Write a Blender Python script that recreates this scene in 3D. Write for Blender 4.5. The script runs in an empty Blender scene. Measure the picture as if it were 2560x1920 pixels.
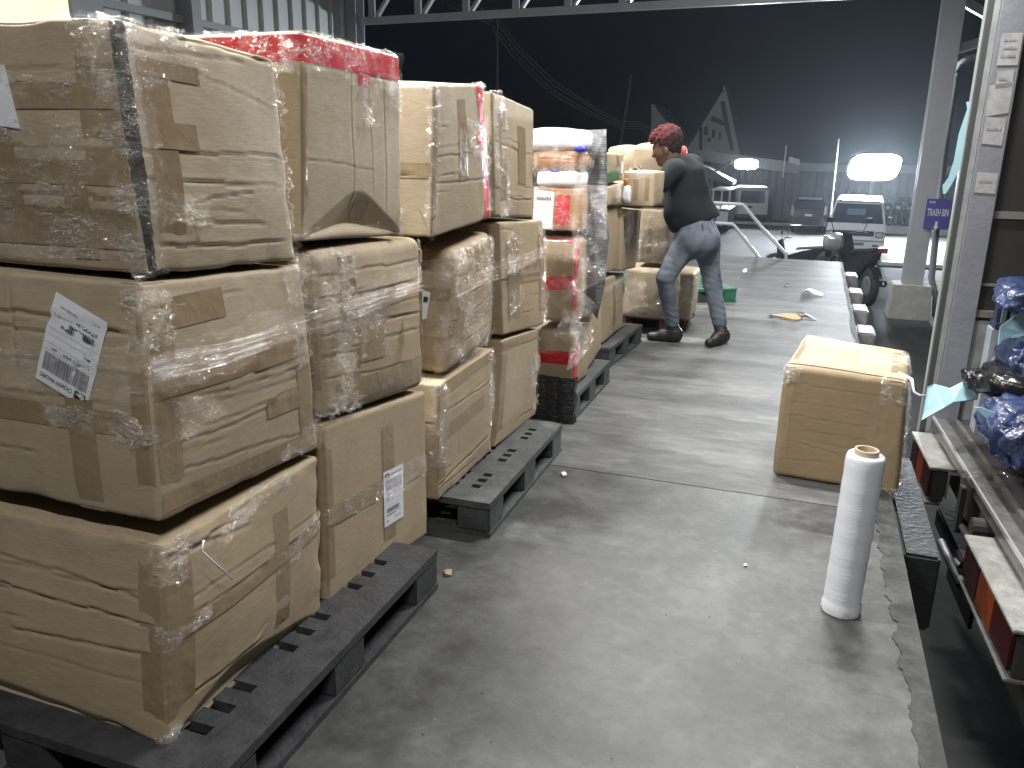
import bpy, bmesh, math, random
import numpy as np
from mathutils import Vector, Matrix
rad = math.radians
S = bpy.context.scene
C = S.collection

# ------------------------------------------------------------------ camera
H = 1.5
YAW, PIT, ROL, FPX = rad(19.652), rad(-15.872), rad(.963), 2049.5
fwd = np.array([-math.sin(YAW)*math.cos(PIT), math.cos(YAW)*math.cos(PIT), math.sin(PIT)])
rt0 = np.array([math.cos(YAW), math.sin(YAW), 0.]); up0 = np.cross(rt0, fwd)
RT = math.cos(ROL)*rt0 + math.sin(ROL)*up0
UP = -math.sin(ROL)*rt0 + math.cos(ROL)*up0
cam = bpy.data.cameras.new('camera'); co = bpy.data.objects.new('camera', cam); C.objects.link(co)
m = Matrix.Identity(4)
for i in range(3):
    m[i][0] = RT[i]; m[i][1] = UP[i]; m[i][2] = -fwd[i]
m[2][3] = H
co.matrix_world = m
cam.sensor_width = 36; cam.lens = FPX/2560*36; cam.clip_end = 500; cam.clip_start = .05
S.camera = co

# ------------------------------------------------------------------ world (night sky)
w = bpy.data.worlds.new('World'); S.world = w; w.use_nodes = True
bg = w.node_tree.nodes['Background']; bg.inputs[0].default_value = (.0026, .0036, .0062, 1); bg.inputs[1].default_value = 1.0
S.view_settings.view_transform = 'Standard'; S.view_settings.look = 'None'
S.view_settings.exposure = 0; S.view_settings.gamma = 1
S.render.engine = 'CYCLES'
S.cycles.max_bounces = 8; S.cycles.transparent_max_bounces = 24
S.cycles.sample_clamp_indirect = 4; S.cycles.caustics_reflective = False; S.cycles.caustics_refractive = False

def area_lamp(name, loc, rot, sx, sy, power, col):
    l = bpy.data.lights.new(name, 'AREA'); l.shape = 'RECTANGLE'; l.size = sx; l.size_y = sy
    l.energy = power; l.color = col
    o = bpy.data.objects.new(name, l); C.objects.link(o); o.location = loc; o.rotation_euler = rot
    return o

# a pixel of the 2212-wide view of the photograph -> a point on a world plane
def at(x, y, ax, val):
    s = 2560/2212
    d = fwd + (x*s-1280)/FPX*RT - (y*s-960)/FPX*UP
    o = np.array([0, 0, H]); t = (val-o[ax])/d[ax]
    return o + t*d

# ------------------------------------------------------------------ materials
MATS = {}
def lin(r, g, b): return tuple(((c/255)/12.92 if c/255 < .04045 else ((c/255+.055)/1.055)**2.4) for c in (r, g, b))+(1,)
def mat(name, col, rough=.6, metal=0, noise=0, nscale=8, bump=0, bscale=40, col2=None, spec=.5, emit=None, estr=0, stretch=(1, 1, 1), coat=0):
    if name in MATS: return MATS[name]
    M = bpy.data.materials.new(name); M.use_nodes = True; MATS[name] = M
    n, l = M.node_tree.nodes, M.node_tree.links
    p = n['Principled BSDF']
    p.inputs['Base Color'].default_value = tuple(col[:3])+(1,)
    p.inputs['Roughness'].default_value = rough; p.inputs['Metallic'].default_value = metal
    p.inputs['Specular IOR Level'].default_value = spec
    p.inputs['Coat Weight'].default_value = coat
    tc = n.new('ShaderNodeTexCoord'); mp = n.new('ShaderNodeMapping'); mp.inputs['Scale'].default_value = stretch
    l.new(tc.outputs['Object'], mp.inputs[0])
    if noise or col2:
        t = n.new('ShaderNodeTexNoise'); t.inputs['Scale'].default_value = nscale; t.inputs['Detail'].default_value = 6; t.inputs['Roughness'].default_value = .6
        l.new(mp.outputs[0], t.inputs[0])
        r = n.new('ShaderNodeValToRGB'); l.new(t.outputs[0], r.inputs[0])
        c2 = col2 if col2 else tuple(c*(1-noise) for c in col[:3])
        r.color_ramp.elements[0].position = .35; r.color_ramp.elements[1].position = .65
        r.color_ramp.elements[0].color = tuple(c2[:3])+(1,); r.color_ramp.elements[1].color = tuple(col[:3])+(1,)
        l.new(r.outputs[0], p.inputs['Base Color'])
    if bump:
        t = n.new('ShaderNodeTexNoise'); t.inputs['Scale'].default_value = bscale; t.inputs['Detail'].default_value = 5
        l.new(mp.outputs[0], t.inputs[0])
        b = n.new('ShaderNodeBump'); b.inputs['Strength'].default_value = bump; b.inputs['Distance'].default_value = .01
        l.new(t.outputs[0], b.inputs['Height']); l.new(b.outputs[0], p.inputs['Normal'])
    if emit:
        p.inputs['Emission Color'].default_value = tuple(emit[:3])+(1,); p.inputs['Emission Strength'].default_value = estr
    return M

def cardboard(name, col, var=.12):
    M = bpy.data.materials.new(name); M.use_nodes = True; MATS[name] = M
    n, l = M.node_tree.nodes, M.node_tree.links; p = n['Principled BSDF']
    p.inputs['Roughness'].default_value = .62; p.inputs['Specular IOR Level'].default_value = .3
    tc = n.new('ShaderNodeTexCoord')
    def noise(sc, det, stretch=(1, 1, 1), rough=.6):
        mp = n.new('ShaderNodeMapping'); mp.inputs['Scale'].default_value = stretch; l.new(tc.outputs['Object'], mp.inputs[0])
        t = n.new('ShaderNodeTexNoise'); t.inputs['Scale'].default_value = sc; t.inputs['Detail'].default_value = det; t.inputs['Roughness'].default_value = rough
        l.new(mp.outputs[0], t.inputs[0]); return t
    a = noise(3.5, 5); b = noise(30, 4, (1, 1, 6)); c = noise(300, 2)
    r = n.new('ShaderNodeValToRGB'); l.new(a.outputs[0], r.inputs[0])
    r.color_ramp.elements[0].position = .3; r.color_ramp.elements[1].position = .7
    r.color_ramp.elements[0].color = tuple(x*(1-var) for x in col)+(1,); r.color_ramp.elements[1].color = tuple(x*(1+var*.5) for x in col)+(1,)
    r2 = n.new('ShaderNodeValToRGB'); l.new(b.outputs[0], r2.inputs[0])
    r2.color_ramp.elements[0].position = .3; r2.color_ramp.elements[1].position = .6
    r2.color_ramp.elements[0].color = (.86, .84, .80, 1); r2.color_ramp.elements[1].color = (1, 1, 1, 1)
    mx = n.new('ShaderNodeMixRGB'); mx.blend_type = 'MULTIPLY'; mx.inputs[0].default_value = .8
    l.new(r.outputs[0], mx.inputs[1]); l.new(r2.outputs[0], mx.inputs[2])
    # scuffed spots
    s = noise(11, 3, rough=.7); r3 = n.new('ShaderNodeValToRGB'); l.new(s.outputs[0], r3.inputs[0])
    r3.color_ramp.elements[0].position = .22; r3.color_ramp.elements[1].position = .3
    r3.color_ramp.elements[0].color = (.55, .5, .42, 1); r3.color_ramp.elements[1].color = (1, 1, 1, 1)
    mx2 = n.new('ShaderNodeMixRGB'); mx2.blend_type = 'MULTIPLY'; mx2.inputs[0].default_value = .6
    l.new(mx.outputs[0], mx2.inputs[1]); l.new(r3.outputs[0], mx2.inputs[2]); l.new(mx2.outputs[0], p.inputs['Base Color'])
    # fluting + paper grain
    wv = n.new('ShaderNodeTexWave'); wv.bands_direction = 'Z'; wv.inputs['Scale'].default_value = 55; wv.inputs['Distortion'].default_value = .6
    l.new(tc.outputs['Object'], wv.inputs[0])
    ad = n.new('ShaderNodeMath'); ad.operation = 'MULTIPLY_ADD'; ad.inputs[1].default_value = .03; l.new(wv.outputs['Fac'], ad.inputs[0]); l.new(b.outputs[0], ad.inputs[2])
    ad2 = n.new('ShaderNodeMath'); ad2.operation = 'MULTIPLY_ADD'; ad2.inputs[1].default_value = .3; l.new(c.outputs[0], ad2.inputs[0]); l.new(ad.outputs[0], ad2.inputs[2])
    bm = n.new('ShaderNodeBump'); bm.inputs['Strength'].default_value = .22; bm.inputs['Distance'].default_value = .003
    l.new(ad2.outputs[0], bm.inputs['Height']); l.new(bm.outputs[0], p.inputs['Normal'])
    return M

def film(name, veil=.025, gloss=.11, scale=26, stretch=(1, 1, 3), strength=1.0, tint=(1, 1, 1), rough=.06, crease_glint=.85):
    """clear stretch film: mostly see-through, with a milky veil, painted white glints and creased gloss"""
    M = bpy.data.materials.new(name); M.use_nodes = True; MATS[name] = M
    n, l = M.node_tree.nodes, M.node_tree.links
    n.remove(n['Principled BSDF']); out = n['Material Output']
    tc = n.new('ShaderNodeTexCoord'); mp = n.new('ShaderNodeMapping'); mp.inputs['Scale'].default_value = stretch
    l.new(tc.outputs['Object'], mp.inputs[0])
    t = n.new('ShaderNodeTexNoise'); t.inputs['Scale'].default_value = scale; t.inputs['Detail'].default_value = 5; t.inputs['Roughness'].default_value = .65; t.inputs['Distortion'].default_value = .8
    l.new(mp.outputs[0], t.inputs[0])
    b = n.new('ShaderNodeBump'); b.inputs['Strength'].default_value = strength; b.inputs['Distance'].default_value = .05
    l.new(t.outputs[0], b.inputs['Height'])
    tr = n.new('ShaderNodeBsdfTransparent'); gl = n.new('ShaderNodeBsdfGlossy'); gl.inputs['Roughness'].default_value = rough
    gl.inputs['Color'].default_value = (1, 1, 1, 1); l.new(b.outputs[0], gl.inputs['Normal'])
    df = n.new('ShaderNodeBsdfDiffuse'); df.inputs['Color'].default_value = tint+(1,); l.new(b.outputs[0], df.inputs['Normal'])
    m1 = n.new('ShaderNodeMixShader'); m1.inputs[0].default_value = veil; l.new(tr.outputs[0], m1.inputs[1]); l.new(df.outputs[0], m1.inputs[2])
    # patches where the film lies loose and catches light
    t2 = n.new('ShaderNodeTexNoise'); t2.inputs['Scale'].default_value = 7; t2.inputs['Detail'].default_value = 3; l.new(tc.outputs['Object'], t2.inputs[0])
    rp = n.new('ShaderNodeMapRange'); rp.inputs[1].default_value = .45; rp.inputs[2].default_value = .62; rp.inputs[3].default_value = .1*gloss; rp.inputs[4].default_value = gloss*.9
    l.new(t2.outputs[0], rp.inputs[0])
    # creases painted white to stand for glints: thin ridges of two stretched noises
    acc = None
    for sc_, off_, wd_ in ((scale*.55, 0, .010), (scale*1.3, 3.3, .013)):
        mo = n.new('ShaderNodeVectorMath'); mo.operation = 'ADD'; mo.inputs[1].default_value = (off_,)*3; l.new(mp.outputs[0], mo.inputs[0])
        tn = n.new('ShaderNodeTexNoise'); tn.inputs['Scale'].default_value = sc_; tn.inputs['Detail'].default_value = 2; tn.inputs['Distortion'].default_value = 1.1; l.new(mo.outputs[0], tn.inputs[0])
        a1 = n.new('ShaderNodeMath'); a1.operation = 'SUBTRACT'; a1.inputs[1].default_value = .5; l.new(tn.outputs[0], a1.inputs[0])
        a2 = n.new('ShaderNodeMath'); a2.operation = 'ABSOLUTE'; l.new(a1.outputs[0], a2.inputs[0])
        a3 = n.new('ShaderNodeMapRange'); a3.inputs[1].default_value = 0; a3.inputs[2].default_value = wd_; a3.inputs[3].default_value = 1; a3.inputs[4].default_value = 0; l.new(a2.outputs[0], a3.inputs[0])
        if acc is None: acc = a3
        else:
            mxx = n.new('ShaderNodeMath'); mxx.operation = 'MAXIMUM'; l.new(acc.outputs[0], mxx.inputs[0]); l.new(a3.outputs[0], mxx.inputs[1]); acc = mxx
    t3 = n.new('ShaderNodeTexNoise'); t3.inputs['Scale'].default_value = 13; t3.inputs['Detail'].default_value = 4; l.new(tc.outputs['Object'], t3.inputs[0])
    r3 = n.new('ShaderNodeMapRange'); r3.inputs[1].default_value = .44; r3.inputs[2].default_value = .56; r3.inputs[4].default_value = crease_glint; l.new(t3.outputs[0], r3.inputs[0])
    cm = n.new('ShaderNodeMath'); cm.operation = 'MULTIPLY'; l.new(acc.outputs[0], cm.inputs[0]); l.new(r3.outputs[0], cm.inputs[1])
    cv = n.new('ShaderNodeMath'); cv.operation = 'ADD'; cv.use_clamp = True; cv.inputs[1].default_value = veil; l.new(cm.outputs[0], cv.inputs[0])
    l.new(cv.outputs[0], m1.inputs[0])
    # additive surface gloss, stronger where the film lies creased
    g1 = n.new('ShaderNodeMath'); g1.operation = 'MULTIPLY_ADD'; g1.inputs[1].default_value = gloss*1.15; l.new(r3.outputs[0], g1.inputs[0]); l.new(rp.outputs[0], g1.inputs[2])
    l.new(g1.outputs[0], gl.inputs['Color'])
    m2 = n.new('ShaderNodeAddShader'); l.new(m1.outputs[0], m2.inputs[0]); l.new(gl.outputs[0], m2.inputs[1]); l.new(m2.outputs[0], out.inputs['Surface'])
    return M

CARD = [cardboard('kraft_board_%d' % i, c) for i, c in enumerate([(.41, .33, .225), (.43, .345, .24), (.385, .30, .20), (.42, .345, .245)])]
M_tape = mat('brown_packing_tape', (.31, .235, .145), rough=.22, noise=.15, nscale=9, bump=.35, bscale=25, spec=.5)
M_redtape = mat('red_packing_tape', (.60, .02, .035), rough=.16, noise=.2, nscale=10, bump=.5, bscale=30)
M_orange = mat('tan_tape', (.42, .19, .06), rough=.2, noise=.3, bump=.8, bscale=30)
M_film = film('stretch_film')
M_filmS = film('stretch_film_streaked', veil=.02, crease_glint=.55, gloss=.11, scale=9, stretch=(.6, .5, 14), strength=1.0)
M_filmD = film('stretch_film_diagonal', veil=.02, crease_glint=.8, gloss=.14, scale=22, stretch=(1, 1, 1), strength=1.0)
M_paper = mat('white_label_paper', (.78, .79, .84), rough=.5)
M_ink = mat('black_ink', (.03, .03, .035), rough=.5)
M_grey_ink = mat('grey_ink', (.25, .25, .28), rough=.5)
M_blackpl = mat('black_pallet_plastic', (.028, .029, .033), rough=.5, noise=.4, nscale=14, bump=.3, bscale=60, col2=(.055, .056, .062))
M_greypl = mat('dusty_pallet_plastic', (.085, .09, .095), rough=.6, noise=.5, nscale=10, bump=.3, bscale=60)
M_steel = mat('grey_painted_steel', (.30, .31, .34), rough=.45, noise=.08, nscale=4)
M_dark = mat('dark_gap', (.01, .01, .01), rough=.9)

# ------------------------------------------------------------------ object helpers
def link(name, me, parent=None, smooth=False):
    o = bpy.data.objects.new(name, me); C.objects.link(o)
    if parent: o.parent = parent
    if smooth:
        for p in me.polygons: p.use_smooth = True
    return o
def tag(o, label=None, cat=None, group=None, kind=None):
    if label: o['label'] = label
    if cat: o['category'] = cat
    if group: o['group'] = group
    if kind: o['kind'] = kind
    return o
def empty(name, loc=(0, 0, 0), rz=0):
    o = bpy.data.objects.new(name, None); C.objects.link(o); o.location = loc; o.rotation_euler = (0, 0, rz); o.empty_display_size = .1; return o
def bake(o):
    return o
class MB:
    def __init__(s): s.v = []; s.f = []; s.m = []
    def add(s, v, f, mi=0):
        k = len(s.v); s.v += [tuple(float(c) for c in p) for p in v]; s.f += [tuple(i+k for i in q) for q in f]; s.m += [mi]*len(f); return s
    def box(s, a, b, rz=0, piv=None, mi=0, M=None):
        x0, y0, z0 = a; x1, y1, z1 = b
        v = [(x0, y0, z0), (x1, y0, z0), (x1, y1, z0), (x0, y1, z0), (x0, y0, z1), (x1, y0, z1), (x1, y1, z1), (x0, y1, z1)]
        if M is not None: v = [tuple(M @ Vector(p)) for p in v]
        return s.add(v, [(0, 3, 2, 1), (4, 5, 6, 7), (0, 1, 5, 4), (1, 2, 6, 5), (2, 3, 7, 6), (3, 0, 4, 7)], mi)
    def hexa(s, v, mi=0):
        return s.add(v, [(0, 3, 2, 1), (4, 5, 6, 7), (0, 1, 5, 4), (1, 2, 6, 5), (2, 3, 7, 6), (3, 0, 4, 7)], mi)
    def tube(s, pts, r, n=10, mi=0, cap=True):
        pts = [Vector(p) for p in pts]; rs = r if hasattr(r, '__len__') else [r]*len(pts)
        v = []; f = []
        for i, p in enumerate(pts):
            d = (pts[min(i+1, len(pts)-1)]-pts[max(i-1, 0)]).normalized()
            a = d.cross(Vector((0, 0, 1)))
            if a.length < .05: a = d.cross(Vector((1, 0, 0)))
            a.normalize(); b = d.cross(a)
            for k in range(n):
                t = 2*math.pi*k/n; v.append(p+(a*math.cos(t)+b*math.sin(t))*rs[i])
        for i in range(len(pts)-1):
            for k in range(n): f.append((i*n+k, i*n+(k+1) % n, (i+1)*n+(k+1) % n, (i+1)*n+k))
        if cap: f.append(tuple(range(n))[::-1]); f.append(tuple((len(pts)-1)*n+k for k in range(n)))
        return s.add(v, f, mi)
    def bar(s, a, b, w, h=None, mi=0):
        h = h or w; a = Vector(a); b = Vector(b); d = (b-a).normalized()
        x = d.cross(Vector((0, 0, 1)))
        if x.length < .05: x = Vector((1, 0, 0))
        x.normalize(); y = x.cross(d)
        v = []
        for p in (a, b):
            for sx, sy in ((-1, -1), (1, -1), (1, 1), (-1, 1)): v.append(p+x*sx*w/2+y*sy*h/2)
        return s.add(v, [(0, 3, 2, 1), (4, 5, 6, 7), (0, 1, 5, 4), (1, 2, 6, 5), (2, 3, 7, 6), (3, 0, 4, 7)], mi)
    def lathe(s, prof, cen=(0, 0, 0), n=32, mi=0):
        v = []; f = []; N = len(prof)
        for r, z in prof:
            for k in range(n): t = 2*math.pi*k/n; v.append((cen[0]+r*math.cos(t), cen[1]+r*math.sin(t), cen[2]+z))
        for i in range(N-1):
            for k in range(n): f.append((i*n+k, i*n+(k+1) % n, (i+1)*n+(k+1) % n, (i+1)*n+k))
        return s.add(v, f, mi)
    def prism(s, poly, ax, a, b, mi=0):
        """poly: 2-D outline, extruded along axis ax from a to b"""
        def P(u, v, t): return (t, u, v) if ax == 0 else ((u, t, v) if ax == 1 else (u, v, t))
        n = len(poly); v = [P(*p, a) for p in poly]+[P(*p, b) for p in poly]
        f = [tuple(range(n)), tuple(range(2*n-1, n-1, -1))]+[(i, i+n, (i+1) % n+n, (i+1) % n) for i in range(n)]
        return s.add(v, f, mi)
    def build(s, name, m, parent=None, smooth=False, bevel=0):
        me = bpy.data.meshes.new(name); me.from_pydata(s.v, [], s.f)
        for k in (m if isinstance(m, (list, tuple)) else [m]): me.materials.append(k)
        me.polygons.foreach_set('material_index', s.m)
        bm = bmesh.new(); bm.from_mesh(me); bmesh.ops.recalc_face_normals(bm, faces=bm.faces)
        if bevel:
            ed = [e for e in bm.edges if len(e.link_faces) == 2 and e.calc_face_angle(0) > .6]
            bmesh.ops.bevel(bm, geom=ed, offset=bevel, segments=2, affect='EDGES', clamp_overlap=True)
        bm.to_mesh(me); bm.free()
        o = link(name, me, parent, smooth)
        return o

rs = np.random.RandomState
def sinnoise(P, seed, freq, k=14):
    r = rs(seed); out = np.zeros(len(P))
    for _ in range(k):
        d = r.normal(size=3); d /= np.linalg.norm(d); out += np.sin(P@d*freq*r.uniform(.6, 1.6)*2*np.pi+r.uniform(0, 6.28))
    return out/math.sqrt(k)

# ------------------------------------------------------------------ cartons
def smooth01(x): x = np.clip(x, 0, 1); return x*x*(3-2*x)
class Carton:
    """a crumpled carton: 8 free corners, rounded edges, bulges, buckled creases"""
    def __init__(s, corners, seed=0, r=.011, bulge=(.02, .02, .015), creases=None, ncre=(3, 5), crush=.008, under=0, underL=0, cre_d=.010):
        s.c = np.array(corners, float)  # index: (ix,iy,iz) -> [4*ix+2*iy+iz]
        c = s.c.reshape(2, 2, 2, 3)
        s.ex = (c[1]-c[0]).mean((0, 1)); s.ey = (c[:, 1]-c[:, 0]).mean((0, 1)); s.ez = (c[:, :, 1]-c[:, :, 0]).mean((0, 1))
        s.h = np.array([np.linalg.norm(e)/2 for e in (s.ex, s.ey, s.ez)])
        s.ax = np.array([e/np.linalg.norm(e) for e in (s.ex, s.ey, s.ez)])
        s.r = r; s.seed = seed; s.b = tuple(.5*x for x in bulge); s.crush = crush*.5; s.under = under; s.underL = underL
        R = random.Random(seed)
        s.cre = {'R': [], 'L': [], 'T': []}
        for f, n in zip('LR', ncre):
            for i in range(n):
                v = R.uniform(.08, .94); u0 = R.choice([0, 0, R.uniform(0, .6)]); u1 = min(1, u0+R.uniform(.25, 1))
                if R.random() < .35: u1 = 1
                s.cre[f].append((u0, v+R.uniform(-.015, .015), u1, v+R.uniform(-.03, .03), cre_d*R.uniform(.5, 1.3), R.uniform(.004, .009)))
            if n > 2:
                for i in range(2):
                    u = R.uniform(.1, .9); v = R.uniform(.1, .9); a = R.uniform(0, 6.28); L = R.uniform(.1, .3)
                    s.cre[f].append((u, v, u+L*math.cos(a), v+L*math.sin(a), cre_d*R.uniform(.5, 1), R.uniform(.004, .008)))
        if creases:
            for f, *k in creases: s.cre[f].append(tuple(k))
    def face(s, f, u, v):
        u = np.asarray(u, float); v = np.asarray(v, float); a = 2*u-1; b = 2*v-1; o = np.ones_like(a)
        return np.stack({'R': (o, a, b), 'L': (a, -o, b), 'T': (a, b, o), 'B': (a, b, -o), 'X': (-o, a, b), 'Y': (a, o, b)}[f], -1)
    def surf(s, U, off=0., raw=False):
        shp = U.shape[:-1]; U = U.reshape(-1, 3); h = s.h; r = s.r
        m = U*h; inner = np.clip(m, -(h-r), h-r); d = m-inner
        n = d/np.maximum(np.linalg.norm(d, axis=1, keepdims=True), 1e-9)
        pos = inner+r*n; u = (pos/h+1)/2
        c = s.c.reshape(2, 2, 2, 3)
        P = np.zeros((len(U), 3))
        for i in (0, 1):
            for j in (0, 1):
                for k in (0, 1):
                    w = (u[:, 0] if i else 1-u[:, 0])*(u[:, 1] if j else 1-u[:, 1])*(u[:, 2] if k else 1-u[:, 2])
                    P += w[:, None]*c[i, j, k]
        N = n@s.ax
        D = np.zeros(len(U)); nb = np.abs(n); a, b, cc = U.T
        q = lambda t: 1-np.clip(np.abs(t), 0, 1)**2.2
        D += nb[:, 0]*s.b[0]*q(b)*q(cc)+nb[:, 1]*s.b[1]*q(a)*q(cc)+nb[:, 2]*s.b[2]*q(a)*q(b)
        D += s.crush*.40*sinnoise(pos, s.seed+1, 2.2)+s.crush*.07*sinnoise(pos, s.seed+2, 9)
        edge = np.clip(np.sort(np.abs(U), axis=1)[:, 1], 0, 1)**14
        D -= s.crush*.8*edge*np.clip(sinnoise(pos, s.seed+3, 7)+.1, 0, 2)
        D += s.crush*.018*sinnoise(pos, s.seed+4, 26)
        for f in 'RLT':
            wgt = {'R': n[:, 0], 'L': -n[:, 1], 'T': n[:, 2]}[f]; wgt = smooth01(wgt*1.3)
            if f == 'R': uu, vv, lu, lv = (b+1)/2, (cc+1)/2, 2*h[1], 2*h[2]
            elif f == 'L': uu, vv, lu, lv = (a+1)/2, (cc+1)/2, 2*h[0], 2*h[2]
            else: uu, vv, lu, lv = (a+1)/2, (b+1)/2, 2*h[0], 2*h[1]
            for ci, (u0, v0, u1, v1, dep, wid) in enumerate(s.cre[f]):
                ax_, ay_ = u0*lu, v0*lv; bx, by = u1*lu, v1*lv; L = math.hypot(bx-ax_, by-ay_)+1e-6
                tx, ty = (bx-ax_)/L, (by-ay_)/L
                px, py = uu*lu-ax_, vv*lv-ay_
                t = px*tx+py*ty; dd = -px*ty+py*tx
                dd = dd+.0012*np.sin(t*23+s.seed+ci)+.0006*np.sin(t*71+ci*2)+.0022*np.tanh(np.sin(t*13+ci*3+s.seed)*14)
                fade = smooth01(t/.03)*smooth01((L-t)/.05)
                wd_ = wid*.38; sg = dd/wd_
                D += wgt*fade*dep*.34*(-np.exp(-sg**2)*1.0+.6*np.exp(-np.clip(sg, 0, 99)/6)*(sg > 0)*(1-np.exp(-sg**2)))
            un = s.under if f == 'R' else (s.underL if f == 'L' else 0)
            if un:
                hill = un*(np.clip(1-(2*uu-1)**2, 0, 1)**.8)*(1+.15*np.sin(uu*9+s.seed))
                D -= wgt*np.clip(hill-vv, 0, 1)*lv*.42
        P = P+N*(D+off)[:, None]
        return P.reshape(shp+(3,))
    def mesh(s, name, m, parent, n=60, nb=4):
        V = []; F = []; k = 0
        def line(h):
            r = s.r; e = [-h, -h+.33*r, -h+.66*r, -h+r]
            cnt = max(3, int(n*h/max(s.h)))
            inner = np.linspace(-h+r, h-r, cnt)[1:-1]
            return np.concatenate([e, inner, [-x for x in e[::-1]]])/h
        g = [line(s.h[i]) for i in range(3)]
        for ax, sg in ((0, 1), (1, -1), (2, 1), (0, -1), (1, 1), (2, -1)):
            i, j = [(1, 2), (0, 2), (0, 1)][ax]
            gi, gj = g[i], g[j]
            if (ax, sg) in ((0, -1), (1, 1), (2, -1)) and nb: pass
            A, B = np.meshgrid(gi, gj, indexing='ij'); U = np.zeros(A.shape+(3,)); U[..., ax] = sg; U[..., i] = A; U[..., j] = B
            P = s.surf(U); a, b = A.shape
            V.append(P.reshape(-1, 3)); idx = np.arange(a*b).reshape(a, b)+k; k += a*b
            q = np.stack([idx[:-1, :-1], idx[1:, :-1], idx[1:, 1:], idx[:-1, 1:]], -1).reshape(-1, 4)
            F.append(q)
        V = np.concatenate(V); F = np.concatenate(F)
        key = np.round(V, 5); uq, inv = np.unique(key, axis=0, return_inverse=True); inv = inv.reshape(-1)
        vv = np.zeros_like(uq); vv[inv] = V; F = inv[F]
        F = [tuple(q) for q in F.tolist() if len(set(q)) == 4]
        me = bpy.data.meshes.new(name); me.from_pydata(vv.tolist(), [], F); me.materials.append(m)
        bm = bmesh.new(); bm.from_mesh(me); bmesh.ops.recalc_face_normals(bm, faces=bm.faces); bm.to_mesh(me); bm.free()
        return link(name, me, parent, True)
    def patch(s, name, f, quad, m, parent, off=.0012, n=(30, 12), wrinkle=0, seed=0, ragged=0):
        """a thin sheet lying on face f over the uv quad (bl, br, tr, tl); u may run past an edge onto the neighbour face"""
        a, b = n; U, W = np.meshgrid(np.linspace(0, 1, a), np.linspace(0, 1, b), indexing='ij')
        q = np.array(quad, float)
        uv = ((1-U)*(1-W))[..., None]*q[0]+(U*(1-W))[..., None]*q[1]+(U*W)[..., None]*q[2]+((1-U)*W)[..., None]*q[3]
        if ragged:
            r = rs(seed+5); e0 = np.cumsum(r.normal(size=a))*ragged*.3; e1 = np.cumsum(r.normal(size=a))*ragged*.3
            e0 -= e0.mean(); e1 -= e1.mean()
            uv[..., 1] += (1-W)*e0[:, None]+W*e1[:, None]
            e0 = r.normal(size=b)*ragged*.5; uv[..., 0] += (1-U)*e0[None]+U*r.normal(size=b)[None]*ragged*.5
        u, v = uv[..., 0], uv[..., 1]
        X = s.face(f, u, v)
        # wrap past the shared vertical edge (u<0 on R goes to L; u>1 on L goes to R) and over the top
        ratio = s.h[1]/s.h[0]
        if f == 'R':
            k = u < 0; Lf = s.face('L', 1+u*ratio, v); X = np.where(k[..., None], Lf, X)
        if f == 'L':
            k = u > 1; Rf = s.face('R', (u-1)/ratio, v); X = np.where(k[..., None], Rf, X)
        k = v > 1
        if k.any():
            ov = (v-1)
            T = s.face('T', 1-ov*s.h[2]/s.h[0], u) if f == 'R' else s.face('T', u, ov*s.h[2]/s.h[1])
            X = np.where(k[..., None], T, X)
        X = np.clip(X, -1, 1)
        offs = off
        if wrinkle:
            Pm = (X*s.h).reshape(-1, 3)
            offs = off+wrinkle*np.where(k, .25, 1.).reshape(-1)*np.abs(sinnoise(Pm, seed+9, 16)+.6*sinnoise(Pm, seed+10, 45))
        P = s.surf(X, offs if np.isscalar(offs) else offs)
        idx = np.arange(a*b).reshape(a, b)
        F = np.stack([idx[:-1, :-1], idx[1:, :-1], idx[1:, 1:], idx[:-1, 1:]], -1).reshape(-1, 4).tolist()
        me = bpy.data.meshes.new(name); me.from_pydata(P.reshape(-1, 3).tolist(), [], F); me.materials.append(m)
        return link(name, me, parent, True)
    def place2d(s, f, pts, org, ang, size, off):
        """2-D points in label space (metres) -> the carton surface; org = uv of label centre"""
        ca, sa = math.cos(ang), math.sin(ang); lu = {'R': s.h[1], 'L': s.h[0]}[f]*2; lv = s.h[2]*2
        p = np.array(pts, float); x = p[:, 0]*ca-p[:, 1]*sa; y = p[:, 0]*sa+p[:, 1]*ca
        return s.surf(s.face(f, org[0]+x/lu, org[1]+y/lv), off)

def text2d(txt, size):
    cu = bpy.data.curves.new('t', 'FONT'); cu.body = txt; cu.size = size; cu.resolution_u = 2; cu.offset = size*.012
    o = bpy.data.objects.new('t', cu); C.objects.link(o)
    dg = bpy.context.evaluated_depsgraph_get(); me = bpy.data.meshes.new_from_object(o.evaluated_get(dg))
    v = [(p.co.x, p.co.y) for p in me.vertices]; f = [tuple(p.vertices) for p in me.polygons]
    bpy.data.objects.remove(o); bpy.data.meshes.remove(me); bpy.data.curves.remove(cu)
    return v, f

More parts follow.
